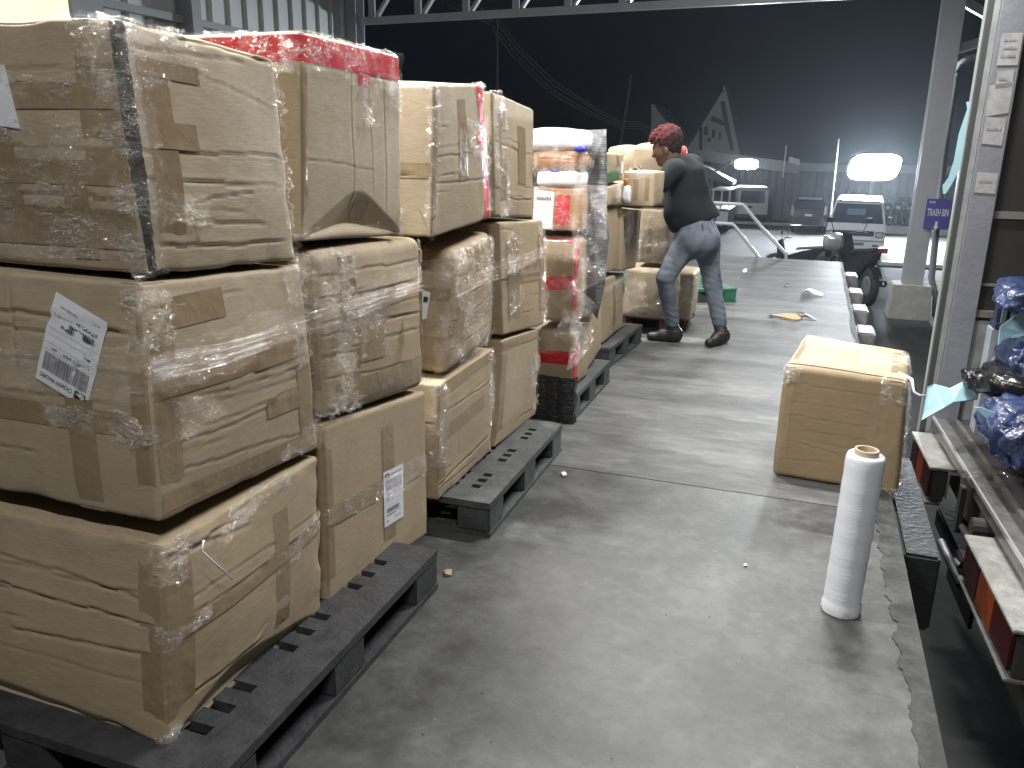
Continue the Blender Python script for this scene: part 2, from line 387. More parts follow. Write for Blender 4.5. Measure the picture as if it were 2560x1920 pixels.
def airway_label(ct, f, org, ang, wd, ht, parent, name='shipping_label'):
    """white air-waybill sticker: emblem, carrier name, bar codes, small print"""
    N = 9; g = [(-wd/2+wd*i/(N-1), -ht/2+ht*j/(N+5)) for i in range(N) for j in range(N+6)]
    P = ct.place2d(f, g, org, ang, 1, .003); M2 = N+6
    F = [(i*M2+j, (i+1)*M2+j, (i+1)*M2+j+1, i*M2+j+1) for i in range(N-1) for j in range(M2-1)]
    me = bpy.data.meshes.new(name); me.from_pydata(P.tolist(), [], F); me.materials.append(M_paper)
    lab = link(name, me, parent, True)
    v = []; fc = []; mi = []
    def rect(x0, y0, x1, y1, k=0):
        x0, x1 = (-wd/2+x0*wd, -wd/2+x1*wd); y0, y1 = (ht/2-y0*ht, ht/2-y1*ht); n = 4
        b = len(v)
        for i in range(n+1): v.append((x0+(x1-x0)*i/n, y0)); v.append((x0+(x1-x0)*i/n, y1))
        for i in range(n): fc.append((b+2*i, b+2*i+1, b+2*i+3, b+2*i+2)); mi.append(k)
    def word(t, x, y, sz, k=0, maxw=None):
        tv, tf = text2d(t, sz)
        w_ = max(p[0] for p in tv); sc = (maxw*wd/w_) if maxw else 1
        b = len(v); v.extend([(-wd/2+x*wd+p[0]*sc, ht/2-y*ht+p[1]) for p in tv]); fc.extend([tuple(i+b for i in q) for q in tf]); mi.extend([k]*len(tf))
    R = random.Random(5)
    rect(.06, .05, .27, .13)
    word('CATHAY PACIFIC', .31, .11, ht*.062, 0, .62)
    x = .08
    while x < .92:
        w_ = R.choice([.008, .014, .02]); rect(x, .16, x+w_, .36, 1); x += w_+R.choice([.006, .01])
    word('160-3011 6420', .1, .43, ht*.04, 0, .5); word('MNL', .12, .53, ht*.045); word('HKG', .72, .43, ht*.035)
    for yy in (.385, .46, .56, .63): rect(.04, yy, .96, yy+.003, 1)
    x = .12
    while x < .75:
        w_ = R.choice([.01, .018]); rect(x, .68, x+w_, .76, 0); x += w_+.012
    word('STX98166', .1, .82, ht*.045, 0, .45); word('PIECES 1', .6, .8, ht*.03, 1, .3); word('MNL', .1, .92, ht*.04); word('HAWB NO.', .5, .9, ht*.03, 1, .35)
    v2 = ct.place2d(f, v, org, ang, 1, .0042)
    me = bpy.data.meshes.new('label_print'); me.from_pydata(v2.tolist(), [], fc); me.materials.append(M_ink); me.materials.append(M_grey_ink)
    me.polygons.foreach_set('material_index', mi); link('label_print', me, lab)
    # emblem: a white brush-wing on the black square
    e = [(.085, .115), (.13, .10), (.12, .07), (.25, .10), (.20, .105), (.15, .125)]
    pv = [(-wd/2+a*wd, ht/2-b*ht) for a, b in e]; p3 = ct.place2d(f, pv, org, ang, 1, .0052)
    me = bpy.data.meshes.new('emblem'); me.from_pydata(p3.tolist(), [], [(0, 1, 5), (1, 2, 3), (1, 3, 4), (1, 4, 5)]); me.materials.append(M_paper); link('emblem', me, lab)
    return lab

def yz(px, xf):
    p = at(px[0], px[1], 0, xf); return p[1], p[2]
def carton_R(quad, W, label, xf=-1.287, cat='cardboard box', group=None, mi=0, n=60, sl=None, dyL=0, **kw):
    """carton from its aisle face: quad = TL,TR,BR,BL pixels on the plane x=xf; W = how deep it runs away from the aisle"""
    xs = xf if hasattr(xf, '__len__') else [xf]*4
    c = {}
    for k, q, x in zip(('TL', 'TR', 'BR', 'BL'), quad, xs):
        y, z = yz(q, x); c[k] = np.array([x, y, z])
    d = np.array([-W, dyL, 0])
    s = sl or (0, 0)
    cor = [c['BL']+d+[0, 0, s[1]], c['TL']+d+[0, 0, s[0]], c['BR']+d+[0, 0, s[1]], c['TR']+d+[0, 0, s[0]], c['BL'], c['TL'], c['BR'], c['TR']]
    ct = Carton(cor, **kw)
    root = tag(empty('cardboard_box', tuple(np.array(cor).min(0)*[0, 0, 1]+np.array(cor).mean(0)*[1, 1, 0])), label, cat, group)
    fit(root)
    ct.mesh('carton_shell', CARD[mi], root, n)
    ct.root = root
    return ct
def fit(root):
    # children are given in world space: cancel the parent's transform
    bpy.context.view_layer.update(); root['_inv'] = 1
PARENT_FIX = []
_old_link = link
def link(name, me, parent=None, smooth=False):
    o = _old_link(name, me, parent, smooth)
    if parent is not None:
        r = parent
        while r.parent: r = r.parent
        if '_inv' in r:
            if parent is r: o.matrix_parent_inverse = Matrix.Translation(-r.location)
    return o
def carton_box(x0, x1, y0, y1, z0, z1, label, rz=0, cat='cardboard box', group=None, mi=0, n=30, mname='carton_shell', m=None, name='cardboard_box', jit=.006, **kw):
    R = random.Random(kw.get('seed', 0)); cx, cy = (x0+x1)/2, (y0+y1)/2
    cor = []
    for x in (x0, x1):
        for y in (y0, y1):
            for z in (z0, z1):
                dx, dy = x-cx+R.uniform(-jit, jit), y-cy+R.uniform(-jit, jit)
                cor.append([cx+dx*math.cos(rz)-dy*math.sin(rz), cy+dx*math.sin(rz)+dy*math.cos(rz), z])
    ct = Carton(cor, **kw); root = tag(empty(name, (cx, cy, z0)), label, cat, group); fit(root)
    ct.mesh(mname, m or CARD[mi], root, n); ct.root = root
    return ct
def front_box(y0, tl, br, depth, label, **kw):
    """carton whose near face lies on the plane y=y0 between two pixels"""
    a = at(*tl, 1, y0); b = at(*br, 1, y0)
    return carton_box(a[0], b[0], y0, y0+depth, b[2], a[2], label, **kw)

GR_A = 'big brown cartons stacked on the pallets'
# ================================================================== SETTING
GZ = -1.2
XE = .475
M_conc = None
def concrete(name, c1, c2, sc, stretch, rough=.45, streak=0):
    M = bpy.data.materials.new(name); M.use_nodes = True
    n, l = M.node_tree.nodes, M.node_tree.links; p = n['Principled BSDF']
    tc = n.new('ShaderNodeTexCoord'); mp = n.new('ShaderNodeMapping'); mp.inputs['Scale'].default_value = stretch; l.new(tc.outputs['Object'], mp.inputs[0])
    def nz(s_, d, r_=.6, src=mp, dist=0):
        t = n.new('ShaderNodeTexNoise'); t.inputs['Scale'].default_value = s_; t.inputs['Detail'].default_value = d; t.inputs['Roughness'].default_value = r_; t.inputs['Distortion'].default_value = dist
        l.new(src.outputs[0], t.inputs[0]); return t
    def ramp(t, a, b, ca, cb):
        r = n.new('ShaderNodeValToRGB'); l.new(t.outputs[0], r.inputs[0]); r.color_ramp.elements[0].position = a; r.color_ramp.elements[1].position = b
        r.color_ramp.elements[0].color = tuple(ca)+(1,); r.color_ramp.elements[1].color = tuple(cb)+(1,); return r
    def mul(a, b, f=1):
        x = n.new('ShaderNodeMixRGB'); x.blend_type = 'MULTIPLY'; x.inputs[0].default_value = f; l.new(a.outputs[0], x.inputs[1]); l.new(b.outputs[0], x.inputs[2]); return x
    a = ramp(nz(sc, 9, .72), .41, .60, c1, c2)
    b = ramp(nz(sc*5, 6, .7), .3, .62, (.68, .68, .68), (1, 1, 1))
    c = ramp(nz(55, 3, .6), .25, .4, (.72, .72, .7), (1, 1, 1))
    d = ramp(nz(sc*1.7, 3, .5, dist=1.2), .60, .72, (1, 1, 1), (1.35, 1.35, 1.35))
    e = ramp(nz(sc*.9, 5, .7, dist=.6), .22, .36, (.6, .6, .6), (1, 1, 1))
    x = mul(mul(mul(mul(a, b), c), d), e)
    l.new(x.outputs[0], p.inputs['Base Color'])
    rr = n.new('ShaderNodeMapRange'); l.new(nz(sc*2, 4).outputs[0], rr.inputs[0]); rr.inputs[3].default_value = rough-.12; rr.inputs[4].default_value = rough+.2
    l.new(rr.outputs[0], p.inputs['Roughness']); p.inputs['Specular IOR Level'].default_value = .4
    bm = n.new('ShaderNodeBump'); bm.inputs['Strength'].default_value = .25; bm.inputs['Distance'].default_value = .006
    l.new(nz(26, 8, .75).outputs[0], bm.inputs['Height']); l.new(bm.outputs[0], p.inputs['Normal'])
    return M
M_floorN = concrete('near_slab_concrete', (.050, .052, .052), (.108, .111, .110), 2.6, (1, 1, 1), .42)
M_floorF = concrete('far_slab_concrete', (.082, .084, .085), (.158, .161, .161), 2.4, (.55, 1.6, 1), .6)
M_yard = concrete('yard_concrete', (.03, .032, .032), (.052, .054, .053), .7, (1, 1, 1), .85)
M_kerb = mat('kerb_concrete', (.42, .43, .42), rough=.7, noise=.2, nscale=5)
M_stain = concrete('worn_edge', (.03, .031, .031), (.075, .077, .076), 7, (1, 1, 1), .7)

YJ = (at(1381/1.1573, 1159/1.1573, 2, 0)[1]+at(1928/1.1573, 1247/1.1573, 2, 0)[1])/2
tag(MB().box((-80, -12, GZ-.3), (80, 120, GZ)).build('ground', M_yard), kind='structure')
def slab(name, y0, y1, m, x1=XE):
    b = MB(); n = 60; ys = np.linspace(y0, y1, n); R = random.Random(int(y0*7))
    ed = [x1+R.uniform(-.004, .002) for _ in ys]
    for i in range(n-1):
        b.add([(-9.6, ys[i], 0), (ed[i], ys[i], 0), (ed[i+1], ys[i+1], 0), (-9.6, ys[i+1], 0)], [(0, 1, 2, 3)])
        b.add([(ed[i], ys[i], 0), (ed[i], ys[i], GZ), (ed[i+1], ys[i+1], GZ), (ed[i+1], ys[i+1], 0)], [(0, 1, 2, 3)])
    b.add([(-9.6, y0, 0), (-9.6, y0, GZ), (ed[0], y0, GZ), (ed[0], y0, 0)], [(0, 1, 2, 3)])
    b.add([(-9.6, y1, 0), (ed[-1], y1, 0), (ed[-1], y1, GZ), (-9.6, y1, GZ)], [(0, 1, 2, 3)])
    return tag(b.build(name, m), kind='structure')
YD = 13.1
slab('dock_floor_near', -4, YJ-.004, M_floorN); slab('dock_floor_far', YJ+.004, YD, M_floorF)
# worn dark band along the dock lip
b = MB(); R = random.Random(3); ys = np.linspace(-.5, YD-.05, 260); wx = .05
pr = []
for y in ys:
    pass
ys = np.linspace(-.5, YD-.05, 900)
qq = np.stack([ys*0, ys, ys*0], 1)
pr = list(np.clip((.045+.014*sinnoise(qq, 3, 1.2)+.007*sinnoise(qq, 4, 6)+.004*sinnoise(qq, 5, 22)+.004*sinnoise(qq, 6, 55))*np.where(ys < 4, 1.2, .5), .004, .12))
for i in range(len(ys)-1):
    b.add([(XE-.012-pr[i], ys[i], .004), (XE-.001, ys[i], .004), (XE-.001, ys[i+1], .004), (XE-.012-pr[i+1], ys[i+1], .004)], [(0, 1, 2, 3)])
tag(b.build('dock_lip', M_stain), kind='structure')

# rubber / concrete bumpers on the dock face
M_rub = mat('worn_rubber', (.022, .023, .026), rough=.55, noise=.4, nscale=9, bump=.4, bscale=40)
for k, (a, lb) in enumerate([((3.35, 4.55, -.03), 'long black rubber bumper on dock edge beside the standing carton')]):
    o = MB().box((XE+.012, a[0], -.36), (XE+.15, a[1], a[2])).build('dock_bumper', M_rub, bevel=.012)
    tag(o, lb, 'bumper')
bl = []
for k, (p0, p1) in enumerate([((1848, 672), (1878, 672)), ((1838, 632), (1862, 632)), ((1830, 606), (1852, 606)), ((1826, 585), (1846, 585)), ((1862, 735), (1880, 735))]):
    a = at(*p0, 2, -.02); ys_ = [7.9, 9.1, 10.3, 11.8, 6.6][k]
    o = MB().box((XE+.012, ys_, -.30), (XE+.17, ys_+.42, -.03)).build('dock_bumper', mat('weathered_block', (.2, .205, .2), rough=.6, noise=.4, nscale=9, bump=.4), bevel=.015)
    tag(o, ['third', 'fourth', 'fifth', 'farthest', 'second'][k]+' bumper block from the standing carton, on the dock edge' if k != 3 else 'farthest bumper block on dock edge, by the motorcycle', 'bumper', 'bumper blocks along the dock edge')

# ---- corrugated shed wall on the left, posts, girts
XW = -9.3
M_sheet = mat('grey_green_sheeting', (.62, .64, .63), rough=.4, noise=.07, nscale=2, metal=.1)
root = tag(empty('shed_wall', (XW, 8, 0)), 'pale grey corrugated metal wall behind the stacked cartons', 'wall'); fit(root)
b = MB(); y = -2.
pts = []
while y < 15.6:
    pts += [(y, 0), (y+.34, 0), (y+.37, .05), (y+.41, .05), (y+.44, 0)]; y += .44
for i in range(len(pts)-1):
    (y0, d0), (y1, d1) = pts[i], pts[i+1]
    b.add([(XW+d0, y0, 0), (XW+d1, y1, 0), (XW+d1, y1, 6), (XW+d0, y0, 6)], [(0, 1, 2, 3)])
b.build('sheeting', M_sheet, root)
for z in (3.25, 4.35):
    g = MB().box((XW+.08, -2, z), (XW+.2, 15.4, z+.10)).build('girt', mat('girt_steel', (.28, .29, .30), rough=.5), root)
def yw(px, py=20): return at(px, py, 0, XW+.2)[1]
for px, wv in ((172, .5), (408, .2)):
    y_ = yw(px); b = MB().box((XW+.06, y_-wv/2, 0), (XW+.34, y_+wv/2, 6)).build('post', M_steel, root)
pnl = MB().box((XW+.36, yw(-60), 2.2), (XW+.40, yw(122), 6)).build('bright_panel', mat('pale_yellow_panel', (.85, .86, .62), rough=.4, emit=(.95, .95, .72), estr=.7), root)
tag(pnl, 'pale yellow translucent panel')

# ---- steel frame of the canopy
YT = 15.8
def icol(x0, x1, y0, y1, z0, z1):
    b = MB(); b.box((x0, y0, z0), (x1, y0+.03, z1)); b.box((x0, y1-.03, z0), (x1, y1, z1)); b.box(((x0+x1)/2-.012, y0+.03, z0), ((x0+x1)/2+.012, y1-.03, z1)); return b
M_col = mat('light_grey_column_paint', (.42, .43, .46), rough=.42, noise=.1, nscale=3)
o = icol(-9.39, -9.02, YT-.2, YT+.16, 0, 6).build('steel_column', M_col); tag(o, 'light grey steel column left of the truss, behind the red taped carton', 'column')
o.name = 'steel_column'
root = tag(empty('roof_truss', (-4, YT, 4)), 'light grey steel truss beam across the top of the night sky', 'truss'); fit(root)
zc = 0
pL = at(788, 42, 1, YT); pR = at(1510, 2, 1, YT)
sl_t = (pR[2]-pL[2])/(pR[0]-pL[0])
def zt_(x): return pL[2]+.03+sl_t*(x-pL[0])
MB().bar((-9.0, YT, zt_(-9.0)-.065), (1.5, YT, zt_(1.5)-.065), .12, .13).build('bottom_chord', M_col, root)
MB().bar((-9.0, YT, zt_(-9)+1.16), (1.5, YT, zt_(1.5)+1.16), .12, .12).build('top_chord', M_col, root)
x = -8.75; k = 0
b = MB()
while x < 1.3:
    z_ = zt_(x); b.bar((x, YT, z_), (x, YT, z_+1.1), .13, .07); b.bar((x+.12, YT, z_+.02), (x+.92, YT, z_+1.1), .11, .06); x += 1.02
b.build('web_members', M_col, root)
b = MB(); b.bar((-8.95, YT+.02, zc+1.0), (-7.9, YT+.02, zc), .1, .06); 
# right column with concrete foot, braces and downpipe
root = tag(empty('steel_column', (1.75, YT, GZ)), 'light grey steel column on a concrete block beyond the dock', 'column'); fit(root)
icol(1.575, 1.90, YT-.17, YT+.15, -.62, 6).build('shaft', M_col, root)
b = MB(); b.hexa([(1.40, YT-.36, GZ), (2.06, YT-.36, GZ), (2.06, YT+.3, GZ), (1.40, YT+.3, GZ), (1.43, YT-.32, -.61), (2.03, YT-.32, -.61), (2.03, YT+.27, -.61), (1.43, YT+.27, -.61)])
b.build('concrete_base', mat('whitewashed_concrete', (.42, .42, .39), rough=.8, noise=.25, nscale=6, bump=.5, bscale=20), root, bevel=.01)
b = MB()
p = lambda x_, y_: tuple(at(x_, y_, 1, YT+.25))
b.tube([p(2127, 118), p(2090, 128), p(2070, 140), p(2062, 165), p(2040, 330), p(2012, 600), p(2016, 622), p(2022, 640), p(2020, 690)], .055, 12)
o = b.build('drain_pipe', mat('pvc_pipe', (.36, .37, .38), rough=.4), smooth=True); tag(o, 'grey drain pipe with elbows beside the column on the concrete block', 'pipe')
b = MB(); b.bar(p(2062, 108), p(2180, 72), .14); b.build('brace', M_col, root)
b = MB(); b.bar(p(2066, -6), p(2180, 58), .13); b.build('brace', M_col, root)
# TRASH BIN sign
a = at(2000, 427, 1, YT-.3); c = at(2045, 498, 1, YT-.3)
root = tag(empty('trash_bin_sign', ((a[0]+c[0])/2, YT-.3, c[2])), 'blue sign reading TRASH BIN on the light grey column', 'sign'); fit(root)
cx, cz = (a[0]+c[0])/2+.02, (a[2]+c[2])/2; hw, hh = abs(c[0]-a[0])/2*.98, abs(a[2]-c[2])/2*.95
MB().box((cx-hw, YT-.31, cz-hh), (cx+hw, YT-.285, cz+hh)).build('sign_plate', mat('blue_sign', (.07, .07, .34), rough=.4, noise=.1), root, bevel=.008)
def flat_text(t, x, y, z, size, m, parent, wfit=None, name='lettering'):
    v, f = text2d(t, size); w_ = max(q[0] for q in v); sc = (wfit/w_) if wfit else 1
    me = bpy.data.meshes.new(name); me.from_pydata([(x+q[0]*sc, y, z+q[1]) for q in v], [], f); me.materials.append(m); return link(name, me, parent)
M_white = mat('white_paint', (.72, .73, .75), rough=.5)
flat_text('TRASH BIN', cx-hw*.85, YT-.314, cz-.03, .17, M_white, root, hw*1.7)
b = MB(); b.add([(cx-.02, YT-.314, cz-.12), (cx+.02, YT-.314, cz-.12), (cx+.02, YT-.314, cz-.2), (cx+.045, YT-.314, cz-.2), (cx, YT-.314, cz-.26), (cx-.045, YT-.314, cz-.2), (cx-.02, YT-.314, cz-.2)], [(0, 1, 2, 3, 4, 5, 6)]); b.build('arrow', M_white, root)
b = MB().add([(cx-hw*.8, YT-.314, cz+hh*.7), (cx-hw*.3, YT-.314, cz+hh*.7), (cx-hw*.3, YT-.314, cz+hh*.85), (cx-hw*.8, YT-.314, cz+hh*.85)], [(0, 1, 2, 3)]).build('emblem', mat('pale_blue', (.35, .4, .6)), root)

# canopy roof and its tube lamps (above the picture)
root = tag(empty('canopy_roof', (-3, 6, 5.4)), 'grey metal canopy roof over the loading dock, above the picture', 'roof'); fit(root)
MB().box((-9.6, -5, 5.4), (2.6, YT+.3, 5.46)).build('roof_sheet', M_sheet, root)
LAMPS = [(.5, -.7, 4.1, 135), (.35, 4.7, 4.2, 240), (-.2, 8.2, 4.3, 170), (-2.4, 2.2, 3.7, 260), (-2.4, 6.6, 3.8, 280), (-1.2, 12.3, 4.5, 110)]
M_tube = mat('lit_tube', (1, 1, 1), emit=(1, .98, .93), estr=12)
lamp_root = None
for i, (x, y, z, pw) in enumerate(LAMPS):
    r = tag(empty('batten_lamp', (x, y, z)), ['tube lamp over the near end of the dock', 'tube lamp above the roll of film', 'tube lamp above the standing worker', 'tube lamp behind the nearest carton stack', 'tube lamp behind the far carton stacks', 'tube lamp over the far end of the dock'][i]+', above the picture', 'lamp', 'tube lamps under the canopy')
    MB().box((-.62, -.1, .05), (.62, .1, .11)).build('housing', M_white, r)
    MB().tube([(-.6, 0, .02), (.6, 0, .02)], .02, 8).build('tube', M_tube, r)
    MB().box((-.01, -.01, .11), (.01, .01, 5.4-z)).build('rod', M_steel, r)
    lo = area_lamp('lamp_light', (0, 0, -.01), (0, 0, 0), 1.15, .12, pw, (1, .985, .95)); lo.parent = r

# ================================================================== PALLETS
def slab_holes(mb, x0, x1, y0, y1, z0, z1, holes):
    xs = sorted({x0, x1}|{v for h in holes for v in (h[0], h[1])}); ys = sorted({y0, y1}|{v for h in holes for v in (h[2], h[3])})
    def solid(i, j):
        if i < 0 or j < 0 or i >= len(xs)-1 or j >= len(ys)-1: return False
        cx, cy = (xs[i]+xs[i+1])/2, (ys[j]+ys[j+1])/2
        return not any(h[0] < cx < h[1] and h[2] < cy < h[3] for h in holes)
    for i in range(len(xs)-1):
        for j in range(len(ys)-1):
            if not solid(i, j): continue
            a, b, c, d = xs[i], xs[i+1], ys[j], ys[j+1]
            mb.add([(a, c, z1), (b, c, z1), (b, d, z1), (a, d, z1)], [(0, 1, 2, 3)]); mb.add([(a, c, z0), (b, c, z0), (b, d, z0), (a, d, z0)], [(3, 2, 1, 0)])
            if not solid(i-1, j): mb.add([(a, c, z0), (a, d, z0), (a, d, z1), (a, c, z1)], [(0, 1, 2, 3)])
            if not solid(i+1, j): mb.add([(b, c, z0), (b, d, z0), (b, d, z1), (b, c, z1)], [(3, 2, 1, 0)])
            if not solid(i, j-1): mb.add([(a, c, z0), (b, c, z0), (b, c, z1), (a, c, z1)], [(3, 2, 1, 0)])
            if not solid(i, j+1): mb.add([(a, d, z0), (b, d, z0), (b, d, z1), (a, d, z1)], [(0, 1, 2, 3)])
def pallet(w, L, label, m, style=0, loc=(0, 0, 0), rz=0, h=.15, group=None):
    """x from -w to 0 (aisle edge at 0), y from 0 to L"""
    r = tag(empty('plastic_pallet', loc, rz), label, 'pallet', group)
    holes = []
    if style in (0, 1, 2):
        cols = [-.115, -.215] if style == 1 else ([-.15] if style == 0 else [-.12, -.22])
        for c in cols+[-w+.14, -w/2]:
            for g in (.2, .5, .8):
                for k in (-1, 0, 1):
                    yc = g*L+k*(.085 if style == 0 else .066)
                    if style == 0: holes.append((c-.045, c+.03, yc-.016, yc+.016))
                    else: holes.append((c-.02, c+.02, yc-.018, yc+.018))
    if style == 3:
        x = -w+.1
        while x < -.1:
            y = .08
            while y < L-.1: holes.append((x, x+.045, y, y+.05)); y += .085
            x += .08
    hs = []
    xs_ = sorted({v for h_ in holes for v in h_[:2]})
    b = MB(); slab_holes(b, -w, 0, 0, L, h-.028, h, holes); b.build('deck', m, r)
    bw, bl_ = .14, .17
    for x in (-bw-.001, -w/2-bw/2, -w+.001):
        for y in (.001, L/2-bl_/2, L-bl_-.001):
            q = MB().box((x, y, .022), (x+bw, y+bl_, h-.029)).build('block', m, r, bevel=.006)
    for x in (-bw-.004, -w/2-bw/2-.004, -w-.002):
        MB().box((x, 0, 0), (x+bw+.006, L, .0215)).build('runner', m, r)
    return r
GP = 'pallets in a row along the dock'
pallet(1.1, 1.20, 'black plastic pallet nearest the camera, under the first two carton stacks', M_blackpl, 0, (-1.105, 1.17, 0), rad(.4), group=GP)
pallet(1.1, 1.07, 'black pallet with six slots per group, ending beside the slab joint', M_greypl, 1, (-1.085, 2.80, 0), rad(1.0), group=GP)
pallet(1.1, .95, 'black pallet skirted in black film under the silver wrapped bundle', M_greypl, 2, (-1.175, 4.33, 0), rad(.5), group=GP)
pallet(1.1, .95, 'dusty dark pallet under the tall narrow cartons', M_greypl, 2, (-1.27, 5.62, 0), rad(-3), group=GP)
pallet(1.0, 1.0, 'faded maroon pallet behind the worker, under film wrapped cartons', mat('faded_maroon_plastic', (.22, .07, .075), rough=.6, noise=.4, nscale=9), 2, (-1.01, 6.95, 0), rad(-2))
pallet(1.1, 1.0, 'green plastic pallet lying empty behind the worker', mat('green_plastic', (.035, .17, .095), rough=.5, noise=.35, nscale=9, bump=.2), 3, (-.67, 8.85, 0), rad(32))

# black film skirt on pallet three
b = MB(); R = random.Random(4); n = 50
pts = []
for i in range(n):
    t = i/(n-1); x = -2.2+t*1.0
    pts.append((x, 4.30+R.uniform(-.008, .008)))
pts += [(-1.165, 4.315), (-1.16, 4.36)]
for i in range(len(pts)-1):
    for j in range(6):
        z0, z1 = .005+j*.045, .005+(j+1)*.045
        f = lambda k, z: (pts[k][0]+.006*math.sin(z*90+k), pts[k][1]-.008*math.sin(z*140+k*.4), z)
        b.add([f(i, z0), f(i+1, z0), f(i+1, z1), f(i, z1)], [(0, 1, 2, 3)])
o = b.build('black_film_skirt', mat('black_film', (.012, .012, .014), rough=.18, bump=1, bscale=22, stretch=(1, 1, 5)), smooth=True)
tag(o, 'black stretch film wrapped round the foot of the bundle and its pallet', 'film')

# ================================================================== CARTONS
XF = -1.287
# ---- stack one
B1 = carton_R([(350, 1180), (688, 985), (694, 1335), (362, 1618)], .95, 'bottom carton of the nearest stack, standing on the black pallet', group=GR_A, seed=11, n=170, ncre=(5, 4), bulge=(.045, .02, .03), under=.18, underL=.10, crush=.014, mi=0,
    creases=[('R', 0, .93, .5, .86, .014, .012), ('L', .45, .8, 1, .72, .012, .01), ('L', .3, .66, 1, .6, .016, .009), ('L', .5, .42, 1, .45, .014, .012), ('R', .05, .9, .6, .98, .01, .01)])
B2 = carton_R([(300, 612), (650, 575), (690, 968), (345, 1130)], .95, 'middle carton of the nearest stack with a slanted white shipping label', group=GR_A, seed=12, n=170, ncre=(5, 7), bulge=(.03, .02, .015), crush=.010, mi=3,
    creases=[('R', 0, .62, 1, .62, .009, .008), ('R', 0, .3, 1, .36, .009, .008), ('R', .1, .2, 1, .12, .008, .007), ('L', .5, .85, .96, .80, .018, .014), ('L', .62, .97, .62, .6, .01, .008)])
B3 = carton_R([(252, 34), (592, 128), (640, 562), (322, 594)], .95, 'top carton of the nearest stack with a torn dark corner seam', group=GR_A, seed=13, n=170, ncre=(4, 4), bulge=(.035, .03, .03), crush=.012, mi=3,
    creases=[('R', 0, .90, .8, .95, .012, .007), ('R', .3, .985, 1, .99, .03, .014), ('R', .05, .12, .95, .10, .016, .008), ('R', .25, .3, .75, .36, .012, .006), ('R', 0, .5, 1, .5, .005, .006), ('R', .35, .86, 1, .74, .006, .006), ('R', .2, .22, .8, .2, .01, .01)])
# ---- stack two
B4 = carton_R([(697, 920), (920, 845), (925, 1155), (710, 1308)], .7, 'bottom carton of the second stack with an upright white shipping label', group=GR_A, seed=14, n=120, ncre=(2, 0), bulge=(.006, .01, .01), crush=.004, mi=1, r=.015)
B5 = carton_R([(672, 545), (910, 512), (917, 835), (702, 908)], .7, 'middle carton of the second stack, film bunched on its near corner', group=GR_A, seed=15, n=130, ncre=(3, 6), bulge=(.03, .02, .02), crush=.010, mi=0, r=.035,
    creases=[('R', 0, .86, 1, .86, .010, .01), ('R', 0, .58, 1, .62, .008, .007), ('R', 0, .4, 1, .42, .008, .007), ('R', 0, .25, .9, .2, .008, .008), ('R', 0, .73, .4, .75, .012, .01)])
B6 = carton_R([(648, 66), (863, 120), (868, 508), (652, 522)], .55, 'top carton of the second stack with red tape round its rim', group=GR_A, seed=16, n=130, ncre=(2, 1), bulge=(.012, .01, .02), crush=.005, mi=3, under=.22,
    creases=[('R', .45, .9, .45, .1, .006, .006), ('R', .62, .85, .66, .2, .005, .005), ('R', .8, .9, .8, .1, .006, .006), ('R', 0, .4, .7, .37, .006, .006)])
# ---- stack three
B7 = carton_R([(939, 183), (1046, 182), (1063, 470), (933, 515)], .6, 'top carton of the third stack with a vertical red tape strip', group=GR_A, seed=17, n=120, ncre=(3, 7), bulge=(.02, .02, .03), crush=.006, mi=3)
B8 = carton_R([(982, 543), (1068, 500), (1065, 730), (966, 814)], .6, 'leaning middle carton of the third stack patched with tape bands', group=GR_A, seed=18, n=120, ncre=(4, 9), bulge=(.03, .02, .02), crush=.012, r=.04, mi=2)
B9 = carton_R([(948, 832), (1066, 752), (1062, 975), (946, 1083)], .6, 'bottom carton of the third stack beside the slotted pallet edge', group=GR_A, seed=19, n=120, ncre=(2, 5), bulge=(.015, .01, .01), crush=.008, mi=0,
    creases=[('R', 0, .14, 1, .2, .014, .012)])
# ---- stack four
B10 = carton_R([(1063, 196), (1153, 236), (1151, 470), (1068, 466)], .5, 'top carton of the fourth stack, slope topped and buckled', group=GR_A, seed=20, n=110, ncre=(2, 7), bulge=(.015, .01, .02), crush=.007, mi=3)
B11 = carton_R([(1078, 480), (1173, 476), (1180, 700), (1087, 725)], .5, 'middle carton of the fourth stack with film on its far edge', group=GR_A, seed=21, n=110, ncre=(3, 5), bulge=(.015, .01, .01), crush=.007, mi=0)
B12 = carton_R([(1087, 736), (1165, 710), (1157, 895), (1069, 968)], .5, 'bottom carton of the fourth stack at the far end of the slotted pallet', group=GR_A, seed=22, n=110, ncre=(2, 3), bulge=(.01, .01, .01), crush=.006, mi=1)

def tape(ct, f, quad, m=None, name='packing_tape', n=(40, 6), off=.0015, seed=0, ragged=0):
    return ct.patch(name, f, quad, m or M_tape, ct.root, off=off, n=n, seed=seed, ragged=ragged)
def filmp(ct, f, quad, m=None, n=(50, 34), off=.004, w=.006, seed=0, ragged=.02, name='stretch_film'):
    return ct.patch(name, f, quad, m or M_film, ct.root, off=off, n=n, wrinkle=w, seed=seed, ragged=ragged)
def hb(f, v0, v1, u0=0, u1=1, dv=0): return (f, [(u0, v0), (u1, v0+dv), (u1, v1+dv), (u0, v1)])
def vb(f, u0, u1, v0=0, v1=1, du=0): return (f, [(u0, v0), (u1, v0), (u1+du, v1), (u0+du, v1)])
